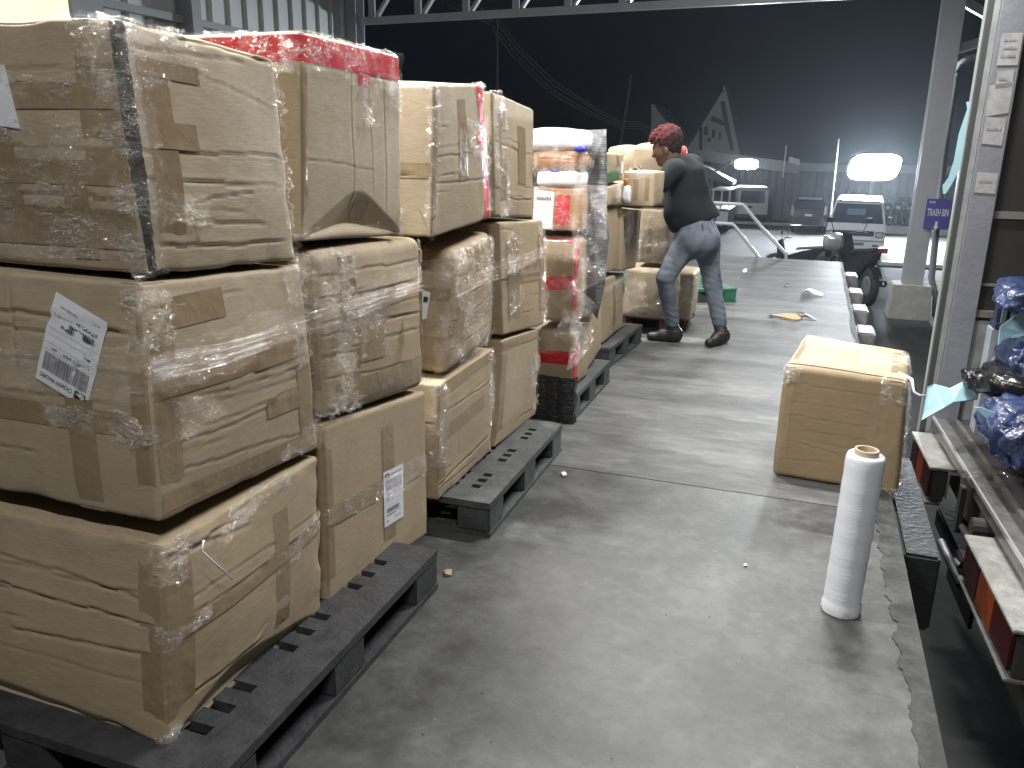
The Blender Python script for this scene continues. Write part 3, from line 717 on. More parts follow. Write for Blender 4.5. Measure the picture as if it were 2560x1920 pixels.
# B1
tape(B1, *vb('R', .62, .72, 0, 1.0)); tape(B1, *hb('R', .50, .58, -.05, 1, .06), off=.0028); tape(B1, *vb('R', .0, .13)); tape(B1, *vb('L', .93, 1.0, 0, 1), off=.0018)
filmp(B1, 'R', [(.25, .86), (.75, .95), (.8, 1.05), (.3, 1.0)], seed=1); filmp(B1, 'R', [(-.06, .78), (.1, .82), (.12, 1.0), (-.06, 1.0)], seed=2, w=.01)
filmp(B1, 'R', [(-.03, .0), (.06, .0), (.06, .08), (-.03, .08)], seed=3); filmp(B1, 'R', [(-.03, .5), (.2, .53), (.2, .6), (-.03, .58)], seed=4)
filmp(B1, 'R', [(.6, .50), (1., .58), (1, .7), (.6, .6)], seed=5)
# B2
tape(B2, *hb('L', .36, .46, .3, 1)); tape(B2, *vb('L', .76, .84, 0, .5), off=.0028); tape(B2, *vb('R', .02, .13)); tape(B2, *hb('R', .52, .66, .02, .95, .03), off=.0022)
tape(B2, *vb('L', .95, 1)); tape(B2, *vb('R', .86, .97, .1, .5), off=.0018); tape(B2, *hb('R', .03, .12, .02, 1)); tape(B2, *hb('R', .28, .38, .62, .86), off=.002)
tape(B2, *hb('R', .8, .93, .1, .42, .02), off=.002)
filmp(B2, 'R', [(-.25, .5), (1.0, .66), (1.0, .8), (-.25, .72)], M_filmS, n=(80, 30), seed=11); filmp(B2, 'L', [(.3, .52), (.99, .5), (.99, .74), (.3, .74)], M_filmS, n=(80, 30), seed=12)
filmp(B2, 'R', [(.84, .5), (1., .52), (1., 1.02), (.84, 1.02)], seed=13, w=.010); filmp(B2, 'R', [(.1, .34), (.35, .36), (.3, .5), (.1, .5)], seed=14)
filmp(B2, 'L', [(.7, .36), (1, .34), (1, .46), (.7, .46)], seed=15); filmp(B2, 'R', [(.7, .02), (1, .05), (1, .15), (.7, .12)], seed=16)
filmp(B2, 'R', [(-.06, .72), (.12, .74), (.12, .97), (-.06, .97)], seed=17, w=.01)
airway_label(B2, 'L', (.795, .70), rad(180-22), .15, .215, B2.root)
# a torn, peeled scrap above the label
# B3
tape(B3, *vb('L', .60, .68, 0, 1)); tape(B3, *hb('L', .36, .46, .3, .98)); tape(B3, *vb('R', .08, .22)); tape(B3, *hb('L', .1, .26, .5, .97, .0), off=.0026); tape(B3, *vb('L', .80, .87, .05, .42), off=.0022)
tape(B3, *hb('R', .52, .63, .08, .34), off=.0022); tape(B3, *hb('R', .80, .87, .06, .40), off=.0022); tape(B3, *hb('L', .66, .76, .62, .97), off=.0026); tape(B3, *vb('L', .88, .985), off=.001)
M_seam = mat('torn_dark_seam', (.10, .085, .075), rough=.35, noise=.75, nscale=18, bump=1, bscale=30)
tape(B3, 'R', [(.0, .0), (.04, .0), (.03, 1.0), (-.045, 1.0)], M_seam, 'open_seam', n=(8, 90), off=.003, ragged=.004, seed=3)
filmp(B3, 'R', [(-.10, .0), (.09, .0), (.12, 1.03), (-.13, 1.03)], n=(24, 120), w=.010, seed=21, off=.006)
filmp(B3, 'R', [(-.18, .75), (.34, .76), (.38, 1.04), (-.22, 1.04)], n=(70, 50), w=.012, seed=22, off=.005)
filmp(B3, 'L', [(.35, .05), (1, .05), (1, .8), (.35, .8)], n=(60, 60), seed=23, w=.004); filmp(B3, 'R', [(.93, 0), (1.0, 0), (1.0, 1.0), (.93, 1)], n=(12, 90), w=.010, seed=24)
filmp(B3, 'R', [(.08, .2), (.35, .22), (.32, .35), (.08, .33)], seed=25, w=.01)
# small sticker at the picture's left edge
uL = (at(12, 180, 1, 1.25)[0]+1.287+.95)/.95-.085
lb_ = B3.patch('shipping_label', 'L', [(uL-.10, .60), (uL+.02, .58), (uL-.0, .83), (uL-.12, .84)], M_paper, B3.root, off=.004, n=(6, 10))
# B4
tape(B4, *vb('R', .50, .62), off=.0015); tape(B4, *hb('R', .44, .55, 0, 1, .02), off=.0028); tape(B4, *vb('R', 0, .06)); tape(B4, *vb('L', .8, 1))
filmp(B4, 'R', [(.0, .42), (1, .45), (1, .58), (.0, .56)], seed=31, w=.003)
airway_label(B4, 'R', (.60, .425), 0, .145, .205, B4.root)
# B5
tape(B5, *vb('R', .18, .30, .0, .95)); tape(B5, *hb('R', .5, .72, .25, .55), off=.0022); tape(B5, *hb('R', .3, .5, .3, .52), off=.0022); tape(B5, *hb('R', .02, .2, .1, 1, .03)); tape(B5, *vb('L', .7, 1))
filmp(B5, 'R', [(-.1, .05), (.24, .05), (.24, 1.0), (-.1, 1.0)], n=(50, 110), w=.012, seed=41, off=.006); filmp(B5, 'R', [(.0, .6), (1.0, .72), (1.0, .87), (.0, .78)], M_filmS, n=(80, 30), seed=42)
filmp(B5, 'R', [(.1, .3), (.55, .33), (.55, .75), (.1, .7)], n=(50, 50), w=.006, seed=43); filmp(B5, 'R', [(-.12, .0), (.3, .0), (.25, .12), (-.12, .12)], w=.014, seed=44)
filmp(B5, 'R', [(-.15, .78), (.3, .8), (.3, 1.02), (-.15, 1.02)], w=.014, seed=45); filmp(B5, 'R', [(.95, 0), (1, 0), (1, 1), (.95, 1)], n=(8, 60), seed=46)
# B6
tape(B6, 'R', [(-.0, .86), (1.0, .855), (1.0, .985), (-.0, .985)], M_redtape, 'red_tape', n=(60, 14)); tape(B6, 'L', [(0, .84), (1, .86), (1, .985), (0, .975)], M_redtape, 'red_tape', n=(60, 14)); tape(B6, *vb('R', .52, .64, .80, .88), m=M_redtape, name='red_tape', off=.002)
tape(B6, *vb('R', .64, .80, .95, 1.06), m=M_redtape, name='red_tape', off=.002); tape(B6, *vb('R', .5, .62, .1, .2)); tape(B6, *vb('L', .3, .42, 0, .86)); tape(B6, *vb('R', 0, .05))
filmp(B6, 'R', [(-.1, .80), (1.0, .80), (1.0, 1.04), (-.1, 1.04)], n=(90, 40), w=.009, seed=51); filmp(B6, 'L', [(0, .80), (1, .80), (1, 1.02), (0, 1.02)], n=(70, 30), w=.009, seed=52)
filmp(B6, 'R', [(.54, .6), (.68, .6), (.7, .84), (.56, .84)], w=.014, seed=53); filmp(B6, 'R', [(-.05, .0), (1.0, .0), (1., .06), (-.05, .06)], w=.008, seed=54, n=(70, 10)); filmp(B6, 'R', [(.94, .0), (1, .0), (1, .14), (.94, .14)], w=.01, seed=55)
filmp(B6, 'R', [(.84, .7), (1, .7), (1, .86), (.8, .86)], w=.012, seed=56)
# B7
tape(B7, 'R', [(.85, -.0), (.96, -.0), (.93, 1.04), (.80, 1.04)], M_redtape, 'red_tape', n=(8, 70)); tape(B7, *hb('R', .58, .67, .74, .95), m=M_redtape, name='red_tape', off=.003); tape(B7, *vb('L', .55, .75)); tape(B7, *vb('R', 0, .05)); tape(B7, *hb('L', .4, .5))
tape(B7, 'T', [(0, .8), (1, .8), (1, .93), (0, .93)], M_redtape, 'red_tape')
filmp(B7, 'R', [(.78, .05), (1, .05), (1, 1.02), (.76, 1.02)], n=(26, 100), w=.010, seed=61); filmp(B7, 'R', [(.55, .5), (.85, .5), (.85, .75), (.55, .75)], w=.012, seed=62); filmp(B7, 'R', [(-.04, 0), (.06, 0), (.06, 1), (-.04, 1)], n=(10, 80), w=.008, seed=63)
tape(B7, *hb('R', .35, .9, .4, .55), off=.001)
# B8
for k, u in enumerate((.12, .3, .48, .66, .84)): tape(B8, *vb('R', u, u+.09, .78, 1.0), off=.002+.0002*k)
tape(B8, *vb('R', .1, .28, 0, .8)); tape(B8, *hb('R', .3, .42)); tape(B8, *vb('L', .6, .8)); tape(B8, *hb('L', .6, .7))
filmp(B8, 'R', [(-.12, 0), (.3, 0), (.3, 1.02), (-.12, 1.02)], n=(40, 100), w=.010, seed=71); filmp(B8, 'R', [(0, .72), (1, .75), (1, 1.03), (0, 1.03)], n=(60, 30), w=.012, seed=72); filmp(B8, 'R', [(.3, .0), (1, .0), (1, .1), (.3, .1)], w=.012, seed=73)
filmp(B8, 'L', [(.3, .3), (1, .3), (1, .9), (.3, .9)], w=.006, seed=74); filmp(B8, 'R', [(.1, .1), (1, .1), (1, .75), (.1, .75)], n=(60, 60), w=.004, seed=75)
# B9
tape(B9, *hb('R', .5, .62, .1, .8, .02)); tape(B9, *vb('R', 0, .1)); tape(B9, *hb('R', .9, .99)); filmp(B9, 'R', [(-.05, .3), (.1, .3), (.1, 1), (-.05, 1)], w=.01, seed=81, n=(16, 60)); filmp(B9, 'R', [(.88, .3), (1, .3), (1, 1), (.88, 1)], w=.01, seed=82)
# B10
tape(B10, *vb('R', .12, .26)); tape(B10, *vb('R', .55, .75, .3, .8)); filmp(B10, 'R', [(.02, 0), (.3, 0), (.3, 1), (0, 1)], n=(30, 80), w=.012, seed=91); filmp(B10, 'R', [(.93, .4), (1, .4), (1, .6), (.93, .6)], w=.01, seed=92)
# B11
tape(B11, *vb('R', .12, .34)); tape(B11, *vb('R', .84, 1, 0, 1)); filmp(B11, 'R', [(.82, 0), (1, 0), (1, 1.0), (.82, 1)], n=(20, 70), w=.012, seed=101); filmp(B11, 'R', [(.1, .55), (.4, .55), (.4, .9), (.1, .9)], w=.012, seed=102)
tape(B11, *hb('R', .45, .53, .3, .85)); filmp(B11, 'R', [(.1, .2), (.4, .25), (.35, .45), (.1, .4)], w=.01, seed=103)
# B12
tape(B12, *vb('R', 0, .12)); filmp(B12, 'R', [(.85, .1), (1, .1), (1, .9), (.85, .9)], w=.01, seed=111); filmp(B12, 'R', [(.7, .35), (.97, .35), (.97, .75), (.75, .75)], w=.012, seed=112); tape(B12, *hb('R', .9, 1.0))
# shipping label peeping out of the gap between stacks two and three
a = at(913, 628, 1, 2.52); c_ = at(929, 700, 1, 2.52)
o = MB().add([(at(912, 627, 1, 2.52)), at(930, 632, 1, 2.52), at(921, 688, 1, 2.52), at(912, 690, 1, 2.52), ], [(0, 1, 2, 3)]).build('shipping_label', M_paper)
tag(o, 'white label corner sticking out of the gap behind the second stack', 'label')
q = [at(915, 640, 1, 2.517), at(925, 642, 1, 2.517), at(923, 653, 1, 2.517), at(914, 652, 1, 2.517)]
e_ = MB().add(q, [(0, 1, 2, 3)]).build('emblem', M_ink, o)

# ---- loose film bands spanning neighbouring cartons
def band(pts, wid, label, seed=0, x=XF+.045, nstr=16):
    """a stretched rope of film drawn tight round the stack; pts are pixels on the plane x"""
    P = [at(px, py, 0, x if len(r_) == 0 else r_[0]) for px, py, *r_ in pts]
    R = random.Random(seed); T = [0]
    for i in range(1, len(P)): T.append(T[-1]+np.linalg.norm(P[i]-P[i-1]))
    N = 60; K = 22; V = []
    for i in range(N):
        t = T[-1]*i/(N-1); j = max(k for k in range(len(T)) if T[k] <= t+1e-9); j = min(j, len(P)-2); f = (t-T[j])/(T[j+1]-T[j]); c0 = P[j]*(1-f)+P[j+1]*f
        ww = wid*(1+.18*math.sin(t*9+seed))
        for k in range(K):
            s_ = k/(K-1)-.5
            V.append((c0[0]+.006*math.sin(k*1.9+t*1.5+seed)+.003*math.sin(k*4.7+t*3), c0[1], c0[2]+s_*ww+.004*math.sin(t*11+k)))
    F = [(i*K+k, (i+1)*K+k, (i+1)*K+k+1, i*K+k+1) for i in range(N-1) for k in range(K-1)]
    me = bpy.data.meshes.new('film_band'); me.from_pydata(V, [], F); me.materials.append(MATS['film_rope'])
    o = _old_link('film_band', me, None, True); return tag(o, label, 'film')
film('film_rope', veil=.03, crease_glint=.8, gloss=.18, scale=10, stretch=(.5, .25, 16), strength=1.0, rough=.1)
band([(330, 800, -1.235), (480, 765, -1.215), (690, 692, -1.22), (760, 668, -1.24), (915, 612, -1.25)], .05, 'tight shiny film band slanting across the first and second stacks', 1)
band([(985, 625, -1.235), (1070, 588, -1.235), (1172, 545, -1.26)], .065, 'tight shiny film band joining the third and fourth stacks', 2)

# ================================================================== THE WRAPPED BUNDLE (stack five)
YB = 4.42
GB = 'parcels inside the wrapped bundle'
def cb(px0, py0, px1, py1, d=.5, y0=YB, label='', **kw): return front_box(y0, (px0, py0), (px1, py1), d, label, **kw)
S5a = cb(1150, 712, 1238, 838, .34, y0=4.50, label='brown carton with one red band at the foot of the silver wrapped bundle', seed=31, ncre=(2, 2), crush=.006, group=GB, mi=2)
tape(S5a, *hb('L', .42, .66), m=M_redtape, name='red_tape'); tape(S5a, *vb('R', 0, .16, .1, .75), m=M_redtape, name='red_tape', off=.003)
filmp(S5a, 'L', [(0, .6), (1, .6), (1, 1.1), (0, 1.05)], M_filmS, w=.008, seed=1); filmp(S5a, 'R', [(0, .4), (1, .6), (1, 1), (0, 1)], M_filmD, w=.014, seed=2)
S5b = cb(1150, 508, 1246, 700, .40, y0=YB+.04, label='brown carton with red bands in the middle of the silver wrapped bundle', seed=32, ncre=(3, 2), crush=.012, r=.04, group=GB, mi=2)
tape(S5b, *hb('L', .36, .52, .1, 1, .05), m=M_redtape, name='red_tape'); tape(S5b, *vb('L', .88, 1.0, .15, 1.0), m=M_redtape, name='red_tape', off=.003); tape(S5b, *hb('L', .94, 1.0), m=M_redtape, name='red_tape', off=.003)
filmp(S5b, 'L', [(0, 0), (1.2, 0), (1.2, 1.02), (0, 1.02)], n=(70, 70), w=.010, seed=3); filmp(S5b, 'L', [(.7, .0), (1.3, .2), (1.3, 1), (.7, 1)], M_filmS, n=(50, 70), w=.012, off=.01, seed=4)
o = S5b.patch('shipping_label', 'L', [(.12, .05), (.26, .05), (.30, .38), (.16, .38)], M_paper, S5b.root, off=.006)
S5c = cb(1148, 404, 1250, 500, .42, label='tan parcel with a white label and a broad red stripe in the wrapped bundle', seed=33, ncre=(1, 1), crush=.006, group=GB, m=mat('tan_parcel', (.36, .19, .08), rough=.4, noise=.3), mname='wrapping')
tape(S5c, *vb('L', .50, .80, -.02, 1.0), m=M_redtape, name='red_tape')
q = S5c.patch('shipping_label', 'L', [(.04, .06), (.46, .02), (.48, .90), (.06, .96)], M_paper, S5c.root, off=.004)
def rects_on(ct, f, lst, m, par, off=.006, name='label_print'):
    v = []; fc = []
    for (u0, v0, u1, v1) in lst:
        P = ct.surf(ct.face(f, [u0, u1, u1, u0], [v0, v0, v1, v1]), off); b_ = len(v); v += P.tolist(); fc.append((b_, b_+1, b_+2, b_+3))
    me = bpy.data.meshes.new(name); me.from_pydata(v, [], fc); me.materials.append(m); return link(name, me, par)
R = random.Random(8)
rects_on(S5c, 'L', [(.12+.035*k, .70, .12+.035*k+.02, .76+R.uniform(0, .03)) for k in range(9)], M_ink, q)
filmp(S5c, 'L', [(0, 0), (1.25, 0), (1.25, 1), (0, 1)], M_filmD, n=(60, 50), w=.010, seed=5)
M_wbag = mat('white_poly_bag', (.78, .79, .84), rough=.3, bump=.8, bscale=7)
M_blue = mat('blue_plastic', (.03, .035, .5), rough=.3)
def lump(name, c, r, seed, m, label, cat, group=None, amp=.12, freq=1.6, n=40, parent=None):
    U, V_ = np.meshgrid(np.linspace(0, 2*np.pi, n, endpoint=False), np.linspace(0, np.pi, n//2+1), indexing='ij')
    d = np.stack([np.sign(np.cos(U))*np.abs(np.cos(U))**.6*np.sin(V_)**.6, np.sign(np.sin(U))*np.abs(np.sin(U))**.6*np.sin(V_)**.6, np.sign(np.cos(V_))*np.abs(np.cos(V_))**.7], -1)
    P = d.reshape(-1, 3)*np.array(r); q_ = P/max(r)
    k = 1+amp*.5*sinnoise(q_, seed, freq*.4)+amp*.35*(1-np.abs(sinnoise(q_, seed+1, freq)))+amp*.15*sinnoise(q_, seed+2, freq*3)
    P = P*k[:, None]+np.array(c); a, b_ = U.shape; idx = np.arange(a*b_).reshape(a, b_)
    F = [(idx[i, j], idx[(i+1) % a, j], idx[(i+1) % a, j+1], idx[i, j+1]) for i in range(a) for j in range(b_-1)]
    me = bpy.data.meshes.new(name); me.from_pydata(P.tolist(), [], [tuple(int(x) for x in q) for q in F]); me.materials.append(m)
    o = link(name, me, parent, True)
    if label: tag(o, label, cat, group)
    return o
def lump_px(x0, y0, x1, y1, y, dy, *a, **k):
    p = at(x0, y0, 1, y); q = at(x1, y1, 1, y); return lump(a[0], ((p[0]+q[0])/2, y+dy, (p[2]+q[2])/2), (abs(q[0]-p[0])/2, dy, abs(p[2]-q[2])/2), *a[1:], **k)
wb = cb(1158, 366, 1246, 406, .38, label='white plastic parcel bag above the red striped parcel', seed=41, r=.025, ncre=(4, 2), crush=.03, group=GB, m=M_wbag, mname='bag_film', name='plastic_bag', cat='bag').root
lump_px(1182, 364, 1216, 380, YB-.0, .04, 'blue_print', 43, M_blue, None, None, parent=wb)
S5e = cb(1146, 322, 1256, 374, .36, label='flat tan tape covered parcel near the top of the wrapped bundle', seed=34, r=.05, ncre=(3, 1), crush=.02, group=GB, m=M_orange, mname='wrapping')
filmp(S5e, 'L', [(0, 0), (1.2, 0), (1.2, 1.1), (0, 1.1)], M_filmD, n=(60, 40), w=.016, seed=6)
wb2 = cb(1136, 280, 1258, 324, .42, label='white plastic parcel bag on top of the wrapped bundle', seed=42, r=.025, ncre=(4, 2), crush=.03, group=GB, m=M_wbag, mname='bag_film', name='plastic_bag', cat='bag').root
lump_px(1240, 316, 1262, 328, YB-.01, .03, 'blue_print', 47, M_blue, None, None, parent=wb2)
S5b2 = lump_px(1228, 322, 1262, 360, YB+.1, .1, 'plastic_bag', 48, M_wbag, 'crumpled white bag corner beside the flat tan parcel', 'bag', GB)
# the big silver grey film-wrapped sheet on the aisle side of the bundle
g = [(1256, 282), (1310, 279), (1312, 400), (1310, 470), (1316, 510), (1306, 620), (1290, 690), (1258, 640), (1250, 560), (1254, 420)]
M_grey_film = mat('grey_film_stack', (.22, .225, .24), rough=.22, bump=.9, bscale=20, stretch=(1, 1, 7), spec=.6, noise=.5, nscale=3)
def outline(px, y, yback, name, m, label, cat, group=None, xback=0, sub=1):
    """a wrapped pack: its near outline at plane y, given real depth"""
    P = np.array([at(a_, b_, 1, y) for a_, b_ in px]); c0 = P.mean(0); n_ = len(P); rings = 9; V = [c0.tolist()]; F = []
    dense = []
    for i in range(n_):
        for k in range(6): dense.append(P[i]*(1-k/6)+P[(i+1) % n_]*k/6)
    D = np.array(dense); N = len(D)
    for r_ in range(1, rings+1):
        f = r_/rings; Q = c0+(D-c0)*f; Q = Q.copy(); Q[:, 1] -= .05*(1-f**3); Q[:, 1] += .012*sinnoise(Q, 5, 5)*(1 if r_ < rings else 0)
        V += Q.tolist()
    for k in range(N): F.append((0, 1+k, 1+(k+1) % N))
    for r_ in range(rings-1):
        for k in range(N): F.append((1+r_*N+k, 1+(r_+1)*N+k, 1+(r_+1)*N+(k+1) % N, 1+r_*N+(k+1) % N))
    b0 = 1+(rings-1)*N; bk = len(V); V += (D+np.array([xback, yback, 0])).tolist()
    for k in range(N): F.append((b0+k, bk+k, bk+(k+1) % N, b0+(k+1) % N))
    F.append(tuple(bk+k for k in range(N)))
    me = bpy.data.meshes.new(name); me.from_pydata(V, [], F); me.materials.append(m)
    bm = bmesh.new(); bm.from_mesh(me); bmesh.ops.recalc_face_normals(bm, faces=bm.faces); bm.to_mesh(me); bm.free()
    o = link(name, me, None, True); return tag(o, label, cat, group)
gp = outline(g, 4.62, .42, 'wrapped_pack', M_grey_film, 'tall silver grey pack swathed in shiny film at the aisle side of the bundle', 'parcel', xback=-.12)
# free film drawn over the bundle
def sheet(name, px, y, m, label, seed=0, n=(40, 60), amp=.02, freq=7, cat='film', parent=None):
    """px: four corner pixels (+y) bl, br, tr, tl"""
    q = [at(p[0], p[1], 1, p[2] if len(p) > 2 else y) for p in px]; a, b_ = n
    U, W = np.meshgrid(np.linspace(0, 1, a), np.linspace(0, 1, b_), indexing='ij')
    P = ((1-U)*(1-W))[..., None]*q[0]+(U*(1-W))[..., None]*q[1]+(U*W)[..., None]*q[2]+((1-U)*W)[..., None]*q[3]
    P = P.reshape(-1, 3); P[:, 1] += amp*sinnoise(P, seed, freq)*np.minimum(1, 6*np.minimum(np.minimum(U, 1-U), .2).ravel()+.3); P[:, 0] += amp*.3*sinnoise(P, seed+3, freq)
    idx = np.arange(a*b_).reshape(a, b_); F = np.stack([idx[:-1, :-1], idx[1:, :-1], idx[1:, 1:], idx[:-1, 1:]], -1).reshape(-1, 4).tolist()
    me = bpy.data.meshes.new(name); me.from_pydata(P.tolist(), [], F); me.materials.append(m)
    o = link(name, me, parent, True); return tag(o, label, cat) if label else o
f1 = film('bundle_film', veil=.03, crease_glint=.8, gloss=.17, scale=20, stretch=(6, 3, 1.5), strength=1, rough=.08)
f2 = film('bundle_film_flat', veil=.03, crease_glint=.8, gloss=.2, scale=20, stretch=(1, 1, 7), strength=1, rough=.08)
sheet('film_wrap', [(1150, 420, 4.36), (1262, 420, 4.40), (1309, 280, 4.52), (1150, 280, 4.38)], 0, f1, 'glossy film stretched over the top of the silver wrapped bundle', 3)
sheet('film_wrap', [(1238, 640, 4.42), (1312, 600, 4.50), (1312, 400, 4.50), (1235, 400, 4.38)], 0, f2, 'bright creased film round the waist of the silver wrapped bundle', 5)
sheet('film_wrap', [(1225, 800, 4.40), (1246, 790, 4.42), (1290, 660, 4.50), (1242, 620, 4.42)], 0, film('bundle_film_low', veil=.07, crease_glint=.9, gloss=.25, scale=12, stretch=(7, 2, 2), strength=1, rough=.08), 'gathered film tail pulled down to the foot of the wrapped bundle', 7)
sheet('film_wrap', [(1195, 722, 4.42), (1245, 760, 4.42), (1262, 660, 4.44), (1215, 690, 4.42)], 0, MATS['bundle_film_low'], 'short white twist of film above the lowest banded carton', 9)

# ================================================================== FAR CARTONS
GF = 'smaller cartons on the far pallets'
def fb(p0, p1, y0, d, label, **kw):
    kw.setdefault('ncre', (1, 1)); kw.setdefault('crush', .004); kw.setdefault('n', 30); kw.setdefault('r', .012)
    return front_box(y0, p0, p1, d, label, group=GF, **kw)
def rb(quad, xf, W, label, **kw):
    kw.setdefault('ncre', (1, 1)); kw.setdefault('crush', .004); kw.setdefault('n', 40); kw.setdefault('r', .012)
    return carton_R(quad, W, label, xf=xf, group=GF, **kw)
C1 = rb([(1274, 655), (1299, 648), (1299, 752), (1272, 795)], -1.25, .35, 'narrow upright carton at the far end of the bundle pallet', seed=51)
C2 = rb([(1300, 604), (1348, 590), (1345, 706), (1302, 742)], -1.34, .4, 'lower tall carton with a brown centre seam on the dusty pallet', seed=52, mi=0, ncre=(1, 2))
tape(C2, *vb('R', .42, .54)); 
C3 = rb([(1311, 450), (1344, 444), (1341, 578), (1309, 590)], -1.34, .4, 'tall pale carton left of the upright taped carton', seed=53, mi=1)
C4 = rb([(1345, 450), (1384, 452), (1373, 578), (1340, 586)], -1.30, .3, 'tall upright carton with a long tape seam, under the small cartons', seed=54, mi=0)
tape(C4, *vb('R', .18, .42)); filmp(C4, 'R', [(.1, .5), (.5, .5), (.5, 1), (.1, 1)], w=.01, seed=3)
C5 = rb([(1311, 404), (1356, 392), (1354, 436), (1311, 446)], -1.31, .35, 'small flat carton under the green taped carton', seed=55, mi=1)
tape(C5, *vb('R', .25, .38)); tape(C5, *vb('R', .6, .72)); filmp(C5, 'R', [(.2, 0), (.8, 0), (.8, 1), (.2, 1)], w=.01, seed=4)
C6 = rb([(1311, 330), (1347, 332), (1345, 388), (1311, 398)], -1.31, .35, 'small carton with a splash of green tape, topmost of its stack', seed=56, mi=1)
tape(C6, 'R', [(.0, .05), (.75, .08), (.7, .42), (.0, .40)], mat('green_tape', (.0, .16, .07), rough=.3), 'green_tape', ragged=.05); tape(C6, *vb('R', .5, .66, .4, 1)); C6.patch('shipping_label', 'R', [(.76, .25), (.95, .25), (.95, .7), (.76, .7)], M_paper, C6.root, off=.003)
YW = 6.35
C7 = fb((1349, 370), (1409, 447), 5.95, .4, 'small carton with two tape seams right in front of the worker', seed=57, mi=1)
tape(C7, *vb('L', .35, .5)); tape(C7, *vb('L', .72, .86)); filmp(C7, 'L', [(0, .8), (1, .8), (1, 1.05), (0, 1.05)], w=.01, seed=5)
M_or = lump_px(1346, 384, 1356, 404, 5.93, .05, 'tan_parcel', 61, M_orange, 'little tan parcel squeezed between two small cartons', 'parcel')
lump_px(1345, 402, 1360, 440, 5.9, .04, 'plastic_bag', 62, M_wbag, 'thin white and blue bag hanging beside the small flat carton', 'bag')
C8 = fb((1312, 318), (1370, 440), 7.15, .5, 'large pale carton on top behind the green taped carton', seed=58, mi=1, bulge=(.03, .03, .05), n=40, r=.03)
C9 = fb((1368, 312), (1450, 445), 6.95, .5, 'large round shouldered carton on top, beside the worker\'s face', seed=59, mi=1, bulge=(.03, .03, .05), n=40, r=.04)
tape(C8, *vb('L', .6, .75)); filmp(C8, 'L', [(.6, .2), (1, .2), (1, 1.02), (.6, 1.02)], w=.01, seed=6)
C10 = fb((1384, 448), (1442, 571), 6.95, .5, 'film wrapped carton at the worker\'s hip, second from the pallet', seed=60, mi=2, r=.03, n=40)
tape(C10, *vb('L', .3, .45)); filmp(C10, 'L', [(0, 0), (1.3, 0), (1.3, 1), (0, 1)], n=(50, 60), w=.012, seed=7); filmp(C10, 'L', [(0, .3), (1, .3), (1, .42), (0, .42)], w=.014, seed=8)
C11 = fb((1350, 577), (1452, 692), 6.90, .62, 'wide film wrapped carton on the maroon pallet behind the worker\'s leg', seed=61, mi=0, r=.04, underL=.2, n=50)
filmp(C11, 'L', [(0, 0), (1.4, 0), (1.4, 1.02), (0, 1.02)], n=(60, 60), w=.012, seed=9); tape(C11, *vb('L', .42, .55)); filmp(C11, 'L', [(.3, .5), (1.3, .5), (1.3, .95), (.3, .95)], M_filmS, off=.012, w=.012, seed=10)
C12 = fb((1440, 450), (1466, 560), 7.2, .4, 'pale carton edge behind the film wrapped carton at the worker\'s hip', seed=62, mi=1, r=.03)
filmp(C12, 'L', [(0, 0), (1, 0), (1, 1), (0, 1)], w=.014, seed=11)
C13 = fb((1420, 585), (1490, 692), 7.15, .45, 'film wrapped carton on the maroon pallet seen between the worker\'s legs', seed=63, mi=0, r=.03, n=40)
filmp(C13, 'L', [(0, 0), (1.2, 0), (1.2, 1.02), (0, 1.02)], w=.014, seed=12, n=(50, 50))

# ================================================================== CARTON STANDING ON THE DOCK EDGE
q = dict(FBL=at(1667, 1027, 2, 0), FBR=at(1940, 1072, 2, 0))
yf = q['FBL'][1]; yr = q['FBR'][1]
ftl = at(1694, 788, 1, yf+.03); ftr = at(1962, 826, 1, yr+.03)
D_ = .5
zt = ftl[2]; 
def up(p, z, dx=0, dy=0): return [p[0]+dx, p[1]+dy, z]
bl_, br_ = q['FBL'], q['FBR']
btl = at(1740, 722, 2, zt+.01); btr = at(1962, 758, 2, ftr[2]+.01)
cor = [up(bl_, 0.002), ftl, [bl_[0]+.06, bl_[1]+D_, .002], btl, up(br_, 0.002), ftr, [br_[0]+.03, br_[1]+D_, .002], btr]
BX = Carton(cor, seed=71, r=.025, ncre=(1, 7), bulge=(.02, .008, .006), crush=.007, cre_d=.006, underL=0,
    creases=[('L', 0, .86, 1, .84, .006, .006), ('L', 0, .70, 1, .68, .005, .006), ('L', 0, .57, .9, .57, .006, .006), ('L', .2, .46, .75, .44, .006, .006), ('L', 0, .35, .6, .28, .006, .006), ('L', 0, .16, .5, .2, .006, .006), ('T', .0, .1, 1, .1, .008, .008)])
root = tag(empty('cardboard_box', tuple(np.array(cor).mean(0)*[1, 1, 0])), 'lone brown carton standing on the dock edge behind the roll of film', 'cardboard box'); fit(root)
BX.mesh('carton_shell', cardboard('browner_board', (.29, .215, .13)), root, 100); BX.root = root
M_pale = mat('pale_board_flap', (.37, .295, .195), rough=.6, noise=.06, nscale=4)
BX.patch('top_flap', 'T', [(.02, .06), (.99, .04), (.95, .93), (.05, .97)], M_pale, root, off=.004, n=(30, 12))
tape(BX, 'T', [(.86, 0), (1, 0), (1, 1), (.86, 1)], off=.0055); tape(BX, 'T', [(.0, 0), (.08, 0), (.08, 1), (.0, 1)], off=.0055)
tape(BX, *vb('L', .72, 1.0, .0, 1.0), off=.001); tape(BX, *vb('L', 0, .1), off=.001)
filmp(BX, 'L', [(.80, .80), (1.0, .80), (1.0, 1.08), (.80, 1.08)], w=.012, seed=1); filmp(BX, 'T', [(.6, .35), (1, .35), (1, .7), (.6, .7)], w=.01, off=.008, seed=2)
